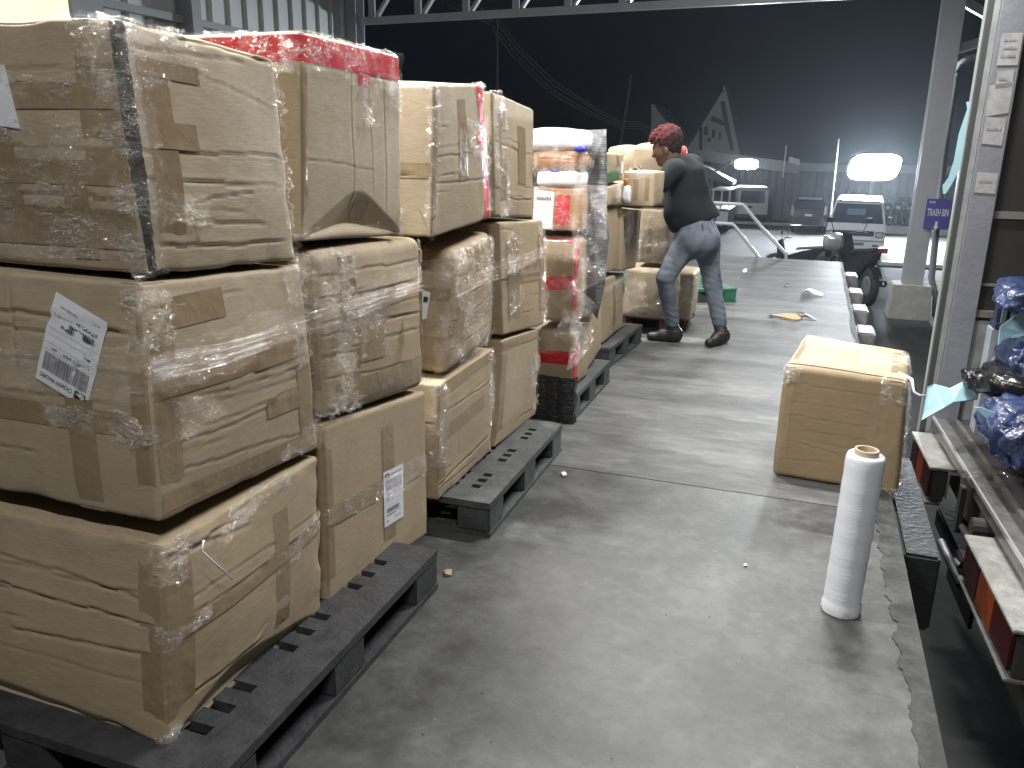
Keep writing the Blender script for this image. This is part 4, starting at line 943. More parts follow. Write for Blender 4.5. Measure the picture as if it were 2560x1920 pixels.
filmp(BX, 'R', [(0, 0), (1, 0), (1, 1), (0, 1)], n=(40, 50), w=.01, seed=3); filmp(BX, 'L', [(.0, .85), (.14, .85), (.14, 1.02), (.0, 1.02)], w=.012, seed=4); filmp(BX, 'L', [(.55, .0), (1, .0), (1, .06), (.55, .06)], w=.01, seed=5)
# white tie hanging off its corner
b = MB(); a = ftr
b.tube([(a[0]-.03, a[1]+.12, a[2]+.012), (a[0]+.02, a[1]+.06, a[2]+.0), (a[0]+.03, a[1]+.02, a[2]-.045), (a[0]+.055, a[1]+.02, a[2]-.06), (a[0]+.085, a[1]+.03, a[2]-.062)], [.006, .008, .005, .006, .004], 8)
tag(b.build('plastic_tie', M_wbag, smooth=True), 'white plastic tie trailing from the far corner of the lone carton', 'tie')

# ================================================================== ROLL OF STRETCH FILM
pb = at(1815, 1318, 2, 0); ptp = at(1858, 968, 1, pb[1]+.0)
bx, by = pb[0], pb[1]; hh_ = at(1856, 972, 1, by)[2]
lean = Matrix.Translation((bx, by, 0)) @ Matrix.Rotation(0, 4, 'X')
root = tag(empty('stretch_film_roll', (bx, by, 0)), 'upright roll of clear white stretch film standing on the concrete floor', 'film roll')
root.rotation_euler = (0, rad(1.2), 0)
M_rollf = bpy.data.materials.new('wound_film'); M_rollf.use_nodes = True
p_ = M_rollf.node_tree.nodes['Principled BSDF']; p_.inputs['Base Color'].default_value = (.74, .76, .82, 1); p_.inputs['Roughness'].default_value = .22; p_.inputs['Subsurface Weight'].default_value = .3; p_.inputs['Subsurface Radius'].default_value = (.03, .03, .03); p_.inputs['Coat Weight'].default_value = .4
n_, l_ = M_rollf.node_tree.nodes, M_rollf.node_tree.links
tc_ = n_.new('ShaderNodeTexCoord'); mp_ = n_.new('ShaderNodeMapping'); mp_.inputs['Scale'].default_value = (2, 2, 60); nt = n_.new('ShaderNodeTexNoise'); nt.inputs['Scale'].default_value = 3; nt.inputs['Detail'].default_value = 4
l_.new(tc_.outputs['Object'], mp_.inputs[0]); l_.new(mp_.outputs[0], nt.inputs[0]); bp = n_.new('ShaderNodeBump'); bp.inputs['Strength'].default_value = .25; bp.inputs['Distance'].default_value = .004; l_.new(nt.outputs[0], bp.inputs['Height']); l_.new(bp.outputs[0], p_.inputs['Normal'])
Rr = .0605; Hf = hh_-.012
prof = [(.0, .004), (Rr*.8, .002), (Rr*1.03, .006), (Rr*1.06, .018), (Rr*1.03, .032)]+[(Rr*(1+.012*math.sin(i*1.7)), .04+(Hf-.055)*i/24) for i in range(25)]+[(Rr*.97, Hf-.006), (Rr*.9, Hf), (.037, Hf+.001)]
MB().lathe(prof, n=48).build('wound_film', M_rollf, root, smooth=True)
MB().lathe([(.038, Hf-.05), (.038, Hf+.016), (.0375, Hf+.018), (.0305, Hf+.018), (.030, Hf+.016), (.030, .02), (0, .02)], n=40).build('cardboard_core', mat('core_board', (.42, .34, .24), rough=.8, noise=.1), root, smooth=True)
b = MB(); R = random.Random(2)
b.lathe([(Rr*1.02, .045), (Rr*1.05, .03), (Rr*1.065, .014), (Rr*1.04, .003)], n=64)
b.v = [(x*(1+.02*math.sin(9*math.atan2(y, x)+z*90)+.012*math.sin(23*math.atan2(y, x))), y*(1+.02*math.sin(7*math.atan2(y, x)+z*60)), z) for x, y, z in b.v]
b.build('loose_film_end', M_wbag, root, smooth=True)

# ================================================================== THE WORKER
def surface_nets(f, org, h):
    nx, ny, nz = f.shape; ins = f < 0
    c = np.zeros((nx-1, ny-1, nz-1)); pos = np.zeros((nx-1, ny-1, nz-1, 3))
    sl = lambda d, a: slice(a, a+[nx, ny, nz][d]-1)
    E = [((0,0,0),(1,0,0)),((0,1,0),(1,1,0)),((0,0,1),(1,0,1)),((0,1,1),(1,1,1)),((0,0,0),(0,1,0)),((1,0,0),(1,1,0)),((0,0,1),(0,1,1)),((1,0,1),(1,1,1)),((0,0,0),(0,0,1)),((1,0,0),(1,0,1)),((0,1,0),(0,1,1)),((1,1,0),(1,1,1))]
    for a, b in E:
        fa = f[sl(0, a[0]), sl(1, a[1]), sl(2, a[2])]; fb_ = f[sl(0, b[0]), sl(1, b[1]), sl(2, b[2])]
        k = (fa < 0) != (fb_ < 0); t = np.where(k, fa/np.where(k, fa-fb_, 1), 0)
        c += k; A = np.array(a, float); B = np.array(b, float)
        pos += k[..., None]*(A+(B-A)*t[..., None])
    act = c > 0; idx = -np.ones(act.shape, int); idx[act] = np.arange(act.sum())
    I = np.argwhere(act); V = org+(I+pos[act]/c[act][:, None])*h
    F = []
    for d in range(3):
        o = [(1, 2), (2, 0), (0, 1)][d]
        a = [slice(None)]*3; b = [slice(None)]*3; a[d] = slice(0, -1); b[d] = slice(1, None)
        for e in o: a[e] = slice(1, -1); b[e] = slice(1, -1)
        fa, fb_ = ins[tuple(a)], ins[tuple(b)]; k = np.argwhere(fa != fb_)
        if not len(k): continue
        flip = fa[fa != fb_]
        base = k.copy(); base[:, o[0]] += 1; base[:, o[1]] += 1
        q = []
        for (s0, s1) in ((0, 0), (-1, 0), (-1, -1), (0, -1)):
            r_ = base.copy(); r_[:, o[0]] += s0; r_[:, o[1]] += s1; q.append(idx[r_[:, 0], r_[:, 1], r_[:, 2]])
        q = np.stack(q, 1); q[~flip] = q[~flip][:, ::-1]; F.append(q)
    return V, np.concatenate(F)
def smin(a, b, k): h_ = np.clip(.5+.5*(b-a)/k, 0, 1); return b*(1-h_)+a*h_-k*h_*(1-h_)
def cone(P, a, b, ra, rb_, sq=1, sd=None):
    a = np.array(a, float); b = np.array(b, float); ab = b-a; t = np.clip(((P-a)@ab)/(ab@ab), 0, 1)
    v = P-(a+t[..., None]*ab)
    if sd is not None:
        s_ = np.array(sd, float); s_ /= np.linalg.norm(s_); c_ = v@s_; v = v+(sq-1)*c_[..., None]*s_
    return np.linalg.norm(v, axis=-1)-(ra+(rb_-ra)*t)
def ell(P, c, r, rot=None):
    v = P-np.array(c, float)
    if rot is not None: v = v@np.array(rot)
    r = np.array(r, float); k = np.linalg.norm(v/r, axis=-1); return (k-1)*r.min()
def sdf_mesh(name, prims, lo, hi, h, m, parent, disp=None, cut=None):
    ax = [np.arange(lo[i], hi[i]+h, h) for i in range(3)]; G = np.stack(np.meshgrid(*ax, indexing='ij'), -1)
    f = None
    for fn, k in prims:
        d = fn(G); f = d if f is None else smin(f, d, k)
    if disp is not None: f = f+disp(G.reshape(-1, 3)).reshape(f.shape)
    if cut is not None: f = np.maximum(f, cut(G))
    V, F = surface_nets(f, np.array(lo), h)
    me = bpy.data.meshes.new(name); me.from_pydata(V.tolist(), [], F.tolist()); me.materials.append(m)
    bm = bmesh.new(); bm.from_mesh(me); bmesh.ops.recalc_face_normals(bm, faces=bm.faces); bm.to_mesh(me); bm.free()
    return link(name, me, parent, True)
YP = 6.72
def Z7(x, y, dy=0.):
    """pixel of the enlarged view of the worker -> world point at depth YP+dy"""
    s = 350/937/(2560/2212); X0, Y0 = 1550*2212/2560, 280*2212/2560
    return at(X0+x*s, Y0+y*s, 1, YP+dy)
V3 = lambda *a: np.array(a, float)
hipL, hipR = Z7(455, 850, -.03), Z7(575, 850, .10)
kneL, kneR = Z7(303, 1110, -.12), Z7(617, 1145, .13)
ankL, ankR = Z7(348, 1425, -.03), Z7(668, 1430, .10)
waist = Z7(510, 730, .04); chest = Z7(425, 470, -.02); shl = Z7(345, 385, -.16); shr = Z7(475, 345, .17); neck = Z7(355, 330, -.01)
head = Z7(305, 232, -.03)
elbL = Z7(238, 520, -.24); wriL = Z7(150, 440, -.10); elbR = Z7(330, 400, .42); wriR = Z7(200, 330, .45)
soleL, soleR = Z7(290, 1545, -.03), Z7(665, 1560, .08)
M_skin = mat('brown_skin', (.12, .062, .04), rough=.5, noise=.15, nscale=12)
# face frame: looking left and a little down, slightly away
fdir = V3(-.93, .12, -.30); fdir /= np.linalg.norm(fdir)
fup = V3(-.30, 0, .95); fup -= fdir*(fup@fdir); fup /= np.linalg.norm(fup); fsd = np.cross(fdir, fup)
RH = np.stack([fdir, fsd, fup], 1)
def hp(f_, s_, u_): return head+fdir*f_+fsd*s_+fup*u_
Pm = []
Pm += [(lambda P: ell(P, hp(-.01, 0, .02), (.098, .076, .095), RH), .01), (lambda P: ell(P, hp(.035, 0, -.05), (.062, .055, .072), RH), .04),
       (lambda P: cone(P, hp(.088, 0, -.005), hp(.112, 0, -.038), .009, .014), .018), (lambda P: ell(P, hp(.112, 0, -.042), (.010, .018, .010), RH), .01),
       (lambda P: ell(P, hp(.070, 0, -.112), (.024, .026, .022), RH), .03), (lambda P: ell(P, hp(.090, 0, -.070), (.012, .022, .007), RH), .008), (lambda P: ell(P, hp(.088, 0, -.084), (.012, .02, .008), RH), .008),
       (lambda P: cone(P, hp(.083, -.035, .018), hp(.083, .035, .018), .012, .012), .02)]
for sg in (-1, 1):
    Pm += [(lambda P, sg=sg: ell(P, hp(-.018, sg*.078, -.028), (.020, .010, .034), RH), .008), (lambda P, sg=sg: ell(P, hp(.05, sg*.048, -.03), (.03, .018, .025), RH), .03)]
Pm += [(lambda P: cone(P, hp(-.035, 0, -.06), neck, .058, .062), .03), (lambda P: cone(P, neck, chest, .07, .09), .05), (lambda P: cone(P, chest, waist, .10, .10), .05)]
for a, b, c_, w_ in ((shl, elbL, wriL, 0), (shr, elbR, wriR, 1)):
    Pm += [(lambda P, a=a: cone(P, chest, a, .07, .05), .05), (lambda P, a=a, b=b: cone(P, a, b, .048, .038), .03), (lambda P, b=b, c_=c_: cone(P, b, c_, .040, .027), .02)]
    d = c_-b; d /= np.linalg.norm(d); sd_ = np.cross(d, V3(0, 0, 1)); sd_ /= np.linalg.norm(sd_); upv = np.cross(sd_, d)
    palm = c_+d*.055
    Pm.append((lambda P, c_=c_, palm=palm, upv=upv: cone(P, c_, palm, .030, .034, 1.7, np.cross(upv, d) if False else sd_), .02))
    for k, L_ in enumerate((.072, .082, .078, .062)):
        o_ = palm+upv*(.030-.020*k)+d*.025; m1_ = o_+d*L_*.5-sd_*.006*(1 if w_ == 0 else -1); e_ = m1_+d*L_*.38+V3(0, 0, -.018)
        Pm.append((lambda P, o_=o_, m1_=m1_: cone(P, o_-d*.03, m1_, .0105, .0095), .006)); Pm.append((lambda P, m1_=m1_, e_=e_: cone(P, m1_, e_, .0095, .008), .004))
    t0 = c_+d*.02+upv*.026; t1 = t0+d*.035+upv*.03; t2 = t1+d*.03+upv*.004
    Pm.append((lambda P, t0=t0, t1=t1: cone(P, t0, t1, .014, .0115), .01)); Pm.append((lambda P, t1=t1, t2=t2: cone(P, t1, t2, .0115, .009), .004))
for a, b, c_ in ((hipL, kneL, ankL), (hipR, kneR, ankR)):
    Pm += [(lambda P, a=a: cone(P, waist, a, .09, .075), .05), (lambda P, a=a, b=b: cone(P, a, b, .072, .048), .03), (lambda P, b=b, c_=c_: cone(P, b, c_, .047, .033), .02), (lambda P, c_=c_: cone(P, c_, c_-V3(0, 0, .05), .033, .03), .01)]
allp = np.array([hipL, hipR, kneL, kneR, ankL, ankR, waist, chest, shl, shr, neck, head, elbL, wriL, elbR, wriR])
lo = allp.min(0)-.24; hi = allp.max(0)+.2
person = sdf_mesh('person', Pm, lo, hi, .0095, M_skin, None)
tag(person, 'worker with red dyed hair, dark polo shirt and grey jeans, leaning over the cartons', 'person')
# clothes
M_shirt = mat('dark_polo_cloth', (.006, .009, .014), rough=.9, noise=.25, nscale=6, bump=.25, bscale=200)
M_jean = mat('grey_blue_denim', (.13, .155, .195), rough=.85, noise=.3, nscale=7, bump=.3, bscale=160)
def wr(seed, amp, f=5, ax=None):
    def g(P):
        Q = P*np.array([1, 1, 1.0]); a_ = sinnoise(Q*np.array([1.3, 1.3, .8]), seed, f); return amp*(1-2*np.abs(a_)/1.2)*.5+amp*.4*sinnoise(P, seed+1, f*2.2)
    return g
nk = Z7(358, 335, .0)
SH = [(lambda P: cone(P, chest+V3(0, .02, .05), waist+V3(-.01, 0, .02), .135, .135, .80, (1, 0, 0)), .02),
      (lambda P: cone(P, shl*.8+chest*.2, shr*.85+chest*.15, .085, .085), .07), (lambda P: cone(P, waist+V3(0, 0, .03), waist+V3(.0, .02, -.05), .140, .150, .85, (1, 0, 0)), .04),
      (lambda P: cone(P, nk+V3(.015, 0, -.01), chest+V3(0, 0, .03), .072, .12), .05), (lambda P: ell(P, Z7(400, 640, -.02), (.13, .13, .2)), .06),
      (lambda P: cone(P, shl+V3(.02, 0, 0), shl*.32+elbL*.68, .078, .072), .04), (lambda P: cone(P, shr, shr*.45+elbR*.55, .078, .07), .04)]
def cuts(G):
    # hem: follows the trouser waist; sleeves end above the elbows; open collar
    hem = (Z7(385, 800, 0)+Z7(640, 705, .05))/2; n_ = V3(Z7(640, 705)[2]-Z7(385, 800)[2], 0, -(Z7(640, 705)[0]-Z7(385, 800)[0])); n_ /= np.linalg.norm(n_)
    if n_[2] > 0: n_ = -n_
    return (G-hem)@n_-.0
shirt = sdf_mesh('shirt', SH, lo, hi, .0105, M_shirt, person, wr(5, .008, 2.6), cuts)
TR = [(lambda P: cone(P, Z7(520, 770, .03), (hipL+hipR)/2+V3(0, 0, -.0), .138, .155, .92, (0, 1, 0)), .02)]
for a, b, c_, sd_ in ((hipL, kneL, ankL, 1), (hipR, kneR, ankR, 2)):
    TR += [(lambda P, a=a, b=b: cone(P, a*.97+b*.03, b, .112 if sd_ == 1 else .108, .072), .05), (lambda P, b=b, c_=c_: cone(P, b, c_+V3(0, 0, .02), .072, .058), .03)]
TR.append((lambda P: ell(P, Z7(575, 860, -.03), (.115, .11, .13)), .05)); TR.append((lambda P: ell(P, Z7(485, 850, -.07), (.11, .10, .13)), .05))
def cut2(G):
    a_ = Z7(430, 765, 0); b_ = Z7(640, 690, 0); n_ = V3(-(b_[2]-a_[2]), 0, b_[0]-a_[0]); n_ /= np.linalg.norm(n_)
    return (G-(a_+b_)/2)@n_
def wj(P):
    q = np.zeros(len(P))
    for kn, amp in ((kneL, .008), (kneR, .007), (ankL+V3(0, 0, .08), .009), (ankR+V3(0, 0, .09), .009), ((hipL+kneL)/2, .004), ((hipR+kneR)/2, .005)):
        d2 = ((P-kn)**2).sum(1); q += .33*amp*np.exp(-d2/.012)*np.sin((P[:, 2]+P[:, 0]*.35)*2*np.pi/.05+kn[0]*9+2.2*np.sin(P[:, 0]*26+P[:, 2]*9))
    return q+wr(9, .005, 4)(P)
jeans = sdf_mesh('trousers', TR, lo, hi, .0095, M_jean, person, wj, cut2)
b = MB()
for px_ in ((556, 742), (618, 728)):
    p0 = Z7(px_[0], px_[1]-12, -.17); p1 = Z7(px_[0]+6, px_[1]+28, -.17)
# shoes
M_boot = mat('black_boot_leather', (.018, .016, .015), rough=.5, bump=.3, bscale=50)
for nm, an, toe, heel in (('boot', ankL, Z7(205, 1525, -.04), Z7(375, 1530, -.02)), ('boot', ankR, Z7(598, 1530, -.10), Z7(690, 1535, .10))):
    z0 = .0
    tt = V3(toe[0], toe[1], .035); hh = V3(heel[0], heel[1], .045); mid = (tt+hh)/2
    an0 = V3(an[0], an[1], max(an[2]-.02, .1))
    BP = [(lambda P, hh=hh, tt=tt: cone(P, hh, tt, .046, .036), .01), (lambda P, hh=hh, mid=mid: cone(P, hh+V3(0, 0, .03), mid+V3(0, 0, .02), .048, .046), .03), (lambda P, hh=hh, an0=an0: cone(P, an0+V3(0, 0, .02), hh*.8+mid*.2+V3(0, 0, .02), .052, .05), .03)]
    bb = sdf_mesh(nm, BP, np.minimum(np.minimum(tt, hh), an0)-.09, np.maximum(np.maximum(tt, hh), an0)+.1, .008, M_boot, person, lambda P: .003*np.sin(P[:, 2]*2*np.pi/.02)*(P[:, 2] > .09), lambda G: -(G[..., 2]-.003))
# hair: short coily crop, red on top and dark at the nape
M_hair = bpy.data.materials.new('red_dyed_hair'); M_hair.use_nodes = True
n_, l_ = M_hair.node_tree.nodes, M_hair.node_tree.links; p_ = n_['Principled BSDF']; p_.inputs['Roughness'].default_value = .8
ge = n_.new('ShaderNodeTexCoord'); sx = n_.new('ShaderNodeSeparateXYZ'); l_.new(ge.outputs['Object'], sx.inputs[0])
ma = n_.new('ShaderNodeMath'); ma.operation = 'MULTIPLY'; ma.inputs[1].default_value = -.75; l_.new(sx.outputs[0], ma.inputs[0])
mb_ = n_.new('ShaderNodeMath'); mb_.operation = 'ADD'; l_.new(ma.outputs[0], mb_.inputs[0]); l_.new(sx.outputs[2], mb_.inputs[1])
mr = n_.new('ShaderNodeMapRange'); hv = -.75*head[0]+head[2]; mr.inputs[1].default_value = hv-.03; mr.inputs[2].default_value = hv+.13; l_.new(mb_.outputs[0], mr.inputs[0])
cr = n_.new('ShaderNodeValToRGB'); cr.color_ramp.elements[0].color = (.022, .010, .010, 1); cr.color_ramp.elements[1].color = (.12, .012, .018, 1); l_.new(mr.outputs[0], cr.inputs[0]); l_.new(cr.outputs[0], p_.inputs['Base Color'])
tz = n_.new('ShaderNodeTexNoise'); tz.inputs['Scale'].default_value = 90; bp = n_.new('ShaderNodeBump'); bp.inputs['Strength'].default_value = 1; bp.inputs['Distance'].default_value = .01; l_.new(tz.outputs[0], bp.inputs['Height']); l_.new(bp.outputs[0], p_.inputs['Normal'])
HR = [(lambda P: ell(P, hp(-.026, 0, .058), (.122, .092, .108), RH), .01), (lambda P: ell(P, hp(.052, 0, .086), (.056, .066, .052), RH), .03), (lambda P: ell(P, hp(-.062, 0, -.005), (.062, .075, .085), RH), .03)]
def facecut(G):
    v = G-head; f_ = v@fdir; u_ = v@fup; s_ = np.abs(v@fsd)
    return np.minimum(f_+.0, .052-u_)+0*s_      # keep hair behind the temples or above the brow
def hcut(G):
    v = G-head; f_ = v@fdir; u_ = v@fup
    a_ = np.minimum(f_-(.022), .048-u_)           # region to remove: f>.022 and u<.048
    return a_
hair = sdf_mesh('hair', HR, head-.2, head+.2, .0065, M_hair, person, lambda P: .0045*sinnoise(P, 3, 22)+.003*sinnoise(P, 4, 45), hcut)
# short stubble curls for a broken outline
R = np.random.RandomState(5); V = []; F = []
me_ = hair.data; N_ = len(me_.vertices)
for i in R.choice(N_, 1500):
    v = np.array(me_.vertices[i].co); nn = v-head; nn /= np.linalg.norm(nn); t = np.cross(nn, R.normal(size=3)); t /= np.linalg.norm(t); L_ = R.uniform(.004, .009)
    k = len(V); e_ = v+nn*L_+R.normal(size=3)*.004; V += [(v-t*.002).tolist(), (v+t*.002).tolist(), (e_+t*.001).tolist()]; F.append((k, k+1, k+2))
me = bpy.data.meshes.new('hair_fringe'); me.from_pydata(V, [], F); me.materials.append(M_hair); link('hair_fringe', me, hair)
# eyes
for sg in (-1, 1):
    c_ = hp(.076, sg*.030, -.006); U = MB(); U.lathe([(0, -.010), (.007, -.007), (.010, 0), (.007, .007), (0, .010)], tuple(c_), 14)
    U.build('eye', mat('eye_white', (.5, .48, .45), rough=.3), person, smooth=True)
# trouser belt loops
for (x_, y_) in ((556, 738), (616, 724)):
    p0 = Z7(x_-2, y_-4, -.135); p1 = Z7(x_+9, y_+34, -.155); MB().bar(tuple(p0), tuple(p1), .010, .006).build('belt_loop', M_jean, jeans)
# orange cloth behind the neck
cl = lump('neck_cloth', tuple(Z7(418, 275, .06)), (.035, .04, .05), 77, mat('orange_red_cloth', (.55, .10, .07), rough=.5, bump=.6, bscale=30), None, None, parent=person)

# ================================================================== THE BOX TRUCK BACKED UP TO THE DOCK
TR_ = tag(empty('box_truck', (.81, 5.31, 0), rad(3)), 'grey box truck backed against the dock with its cargo door open', 'truck')
M_galv = mat('galvanised_steel', (.36, .36, .34), rough=.45, metal=.35, noise=.35, nscale=14, bump=.3, bscale=60)
M_sill = mat('scuffed_steel', (.24, .24, .24), rough=.35, metal=.5, noise=.4, nscale=12, bump=.25)
M_chas = mat('dirty_chassis', (.035, .033, .03), rough=.75, noise=.5, nscale=9, bump=.4, bscale=20)
M_deckd = mat('dark_truck_deck', (.045, .04, .042), rough=.7, noise=.4, nscale=6)
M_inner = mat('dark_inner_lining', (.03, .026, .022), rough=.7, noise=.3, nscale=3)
M_post = mat('purple_grey_paint', (.23, .235, .27), rough=.5, noise=.12, nscale=7, bump=.15)
MB().box((0, -2.5, -.07), (.07, .0, .0)).box((.11, -2.5, -.07), (.135, .0, .004)).build('door_sill', M_sill, TR_, bevel=.004)
MB().box((-.006, -2.5, -.012), (.004, .0, .006)).build('sill_edge', mat('bright_edge', (.7, .7, .7), rough=.25, metal=.6), TR_)
MB().box((.07, -2.5, -.07), (.11, 0, -.02)).box((.135, -2.5, -.07), (4.6, .04, -.006)).build('cargo_floor', M_deckd, TR_)
MB().box((.04, -2.5, -.26), (.14, .03, -.075)).build('rear_crossmember', mat('dusty_frame', (.15, .145, .13), rough=.7, noise=.4, nscale=12, bump=.4), TR_, bevel=.006)
MB().box((.0, -.04, -.10), (.13, .05, 3.3)).build('door_post', M_post, TR_, bevel=.004)
MB().box((-.030, -.01, -.10), (-.002, .06, 3.3)).build('door_gasket', mat('pale_gasket', (.32, .33, .33), rough=.6, noise=.3), TR_)
MB().box((-.056, .0, -.16), (-.032, .07, 3.3)).build('folded_door_edge', mat('dark_door_edge', (.06, .065, .065), rough=.5), TR_)
MB().box((-.065, .02, -.14), (-.058, .06, 3.3)).build('door_rim', mat('bright_rim', (.5, .52, .5), rough=.35, metal=.4), TR_)
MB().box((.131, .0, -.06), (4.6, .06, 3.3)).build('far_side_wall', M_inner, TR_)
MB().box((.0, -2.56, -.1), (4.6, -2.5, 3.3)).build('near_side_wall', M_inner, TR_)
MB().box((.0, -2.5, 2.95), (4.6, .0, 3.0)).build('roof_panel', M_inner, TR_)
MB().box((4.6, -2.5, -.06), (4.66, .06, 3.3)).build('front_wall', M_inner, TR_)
MB().box((.132, -.012, 1.18), (3, -.001, 1.22)).box((.132, -.012, .80), (3, -.001, .815)).box((.132, -.02, .62), (3, -.001, .66)).build('lining_batten', mat('lining_rail', (.18, .17, .155), rough=.6), TR_)
MB().box((.134, -.014, -.004), (.9, -.002, .60)).build('kick_panel', mat('dirty_white_panel', (.34, .36, .37), rough=.6, noise=.45, nscale=10), TR_)
# chassis, springs, wheels under the body
b = MB(); b.box((.15, -1.9, -.5), (4.5, -1.75, -.27)); b.box((.15, -.85, -.5), (4.5, -.7, -.27)); b.box((.2, -2.3, -.38), (.3, -.2, -.28)); b.build('chassis_rail', M_chas, TR_)
for y in (-2.25, -.35):
    b = MB(); b.lathe([(.0, -.13), (.34, -.13), (.42, -.1), (.43, 0), (.42, .1), (.34, .13), (0, .13)], n=28)
    o = b.build('wheel', mat('tyre_rubber', (.02, .02, .02), rough=.8), TR_, smooth=True); o.rotation_euler = (rad(90), 0, 0); o.location = (1.7, y, GZ+.43)
MB().box((.20, -2.35, -1.0), (.22, -1.75, -.28)).build('mud_flap', M_rub, TR_); MB().box((.20, -.7, -1.0), (.22, -.1, -.28)).build('mud_flap', M_rub, TR_)
MB().box((.06, -2.3, -.62), (.16, -.2, -.50)).build('under_run_bar', M_chas, TR_, bevel=.01)
# rear lamp clusters, each under a light metal hood
M_lr = mat('dark_red_lens', (.03, .005, .006), rough=.4, coat=.2); M_lo = mat('orange_lens', (.17, .035, .010), rough=.4, coat=.2); M_lp = mat('maroon_lens', (.035, .008, .012), rough=.4, coat=.5)
def lampunit(y0, y1, rev):
    MB().box((-.108, y0, -.115), (.038, y1, -.10)).box((-.016, y0, -.27), (-.004, y1, -.117)).build('lamp_hood', M_galv, TR_, bevel=.003)
    r = MB().box((-.085, y0+.01, -.30), (-.02, y1-.01, -.118)).build('tail_lamp', mat('lamp_body', (.04, .035, .035), rough=.5), TR_, bevel=.006)
    L = (y1-y0-.04)/3; ms = [M_lr, M_lo, M_lp]
    for k in range(3):
        MB().box((-.100, y0+.02+k*L, -.285), (-.087, y0+.02+(k+1)*L-.008, -.13)).build('lens', ms[k] if rev else ms[::-1][k], r, bevel=.006)
    MB().box((-.108, y0, -.315), (-.03, y1, -.300)).build('lamp_guard', M_sill, TR_, bevel=.003)
lampunit(-2.30, -1.50, True); lampunit(-.66, -.03, True)
# latch gear between the clusters
b = MB(); b.box((-.01, -1.12, -.20), (.05, -.92, -.02)); b.box((-.03, -1.03, -.30), (.03, -.97, -.06)); b.tube([(-.0, -.9, -.26), (-.0, -1.4, -.26)], .02, 10); b.tube([(-.05, -1.36, -.12), (.05, -1.36, -.12)], .045, 12); b.box((-.02, -1.42, -.34), (.04, -1.30, -.14)); b.tube([(.0, -1.36, -.2), (-.02, -1.2, -.4), (.0, -1.0, -.46)], .012, 8)
b.build('latch_gear', M_chas, TR_, bevel=.003)
b = MB(); b.tube([(-.04, -.85, -.44), (-.03, -1.3, -.45)], .022, 10); b.tube([(-.03, -1.25, -.45), (.03, -1.3, -.38), (.03, -1.5, -.45)], .012, 8); b.build('air_hose', M_rub, TR_, smooth=True)
# stickers on the post
M_stick = mat('torn_sticker', (.42, .42, .42), rough=.6, noise=.25, nscale=20)
def stk(z0, z1, x0, x1, skew=0, marks=0, seed=0):
    R = random.Random(seed)
    o = MB().add([(x0, -.043, z0), (x1, -.043, z0+skew), (x1, -.043, z1+skew), (x0, -.043, z1)], [(0, 1, 2, 3)]).build('sticker', M_stick, TR_)
    for k in range(marks):
        b = MB(); zz = z1-(k+1)*(z1-z0)/(marks+1); x = x0+.012; V_ = [(x, zz)]; top_ = []
        while x < x1-.02:
            w_ = R.uniform(.004, .010); h2 = R.choice([.003, .009, .012]); top_ += [(x, zz+h2), (x+w_, zz+h2)]; x += w_
        pl = [(x0+.012, zz), (x, zz)]+top_[::-1]
        b.add([(u, -.0445, v_) for u, v_ in pl], [tuple(range(len(pl)))]); b.build('sticker_print', M_grey_ink, o)
stk(1.98, 2.14, .02, .12, .0, 3, 1); stk(1.72, 1.88, .005, .115, .02, 0, 2); stk(1.58, 1.72, .01, .11, -.01, 1, 3); stk(1.86, 1.95, .03, .11, .01, 1, 5); stk(1.32, 1.43, .012, .118, -.006, 1, 4)

# cargo in the truck
M_cyan = mat('pale_blue_foam', (.36, .58, .66), rough=.8, noise=.06, nscale=9)
def foldsheet(pts3, name, m, label, cat, thick=.006, group=None):
    """strip of quads through pairs of points"""
    b = MB(); n = len(pts3)
    for i in range(n-1):
        a0, a1 = map(np.array, pts3[i]); b0, b1 = map(np.array, pts3[i+1]); nn = np.cross(a1-a0, b0-a0); nn = nn/np.linalg.norm(nn)*thick
        b.add([a0, a1, b1, b0, a0+nn, a1+nn, b1+nn, b0+nn], [(0, 1, 2, 3), (7, 6, 5, 4), (0, 4, 5, 1), (2, 6, 7, 3), (0, 3, 7, 4), (1, 5, 6, 2)])
    return tag(b.build(name, m), label, cat, group)
GC = 'pale blue foam sheets'
A = lambda x, y, Y: at(x, y, 1, Y)
foldsheet([(A(1990, 908, 4.45), A(2003, 835, 4.6)), (A(2040, 880, 4.5), A(2018, 829, 4.65)), (A(2060, 868, 4.6), A(2052, 838, 4.7)), (A(2112, 862, 4.75), A(2083, 822, 4.8)), (A(2116, 838, 4.8), A(2110, 828, 4.85))], 'foam_sheet', M_cyan, 'pale blue folded foam sheet draped over the truck sill', 'foam sheet', group=GC)
foldsheet([(A(2128, 795, 4.9), A(2140, 796, 4.9)), (A(2152, 765, 4.9), A(2162, 775, 4.9)), (A(2160, 705, 4.95), A(2185, 730, 4.95)), (A(2222, 660, 4.9), A(2222, 722, 4.9))], 'foam_sheet', M_cyan, 'pale blue foam sheet hanging in front of the yellow box in the truck', 'foam sheet', group=GC)
zz = lambda x, y, Y=5.33: A((2150+.3014*x)/1.1573, .3014*y/1.1573, Y)
foldsheet([(zz(880, 845), zz(945, 840)), (zz(890, 905), zz(935, 915)), (zz(820, 1110), zz(880, 1085)), (zz(780, 1330), zz(872, 1335)), (zz(735, 1475), zz(800, 1455)), (zz(685, 1540), zz(760, 1530)), (zz(690, 1610), zz(712, 1605))], 'foam_sheet', M_cyan, 'long pale blue foam strip hanging from the truck door edge', 'foam sheet', group=GC)
foldsheet([(A(2105, 880, 4.2), A(2120, 880, 4.2)), (A(2128, 902, 4.2), A(2150, 892, 4.2))], 'foam_sheet', M_cyan, 'small pale blue foam corner lying on the dark truck deck', 'foam sheet', group=GC)
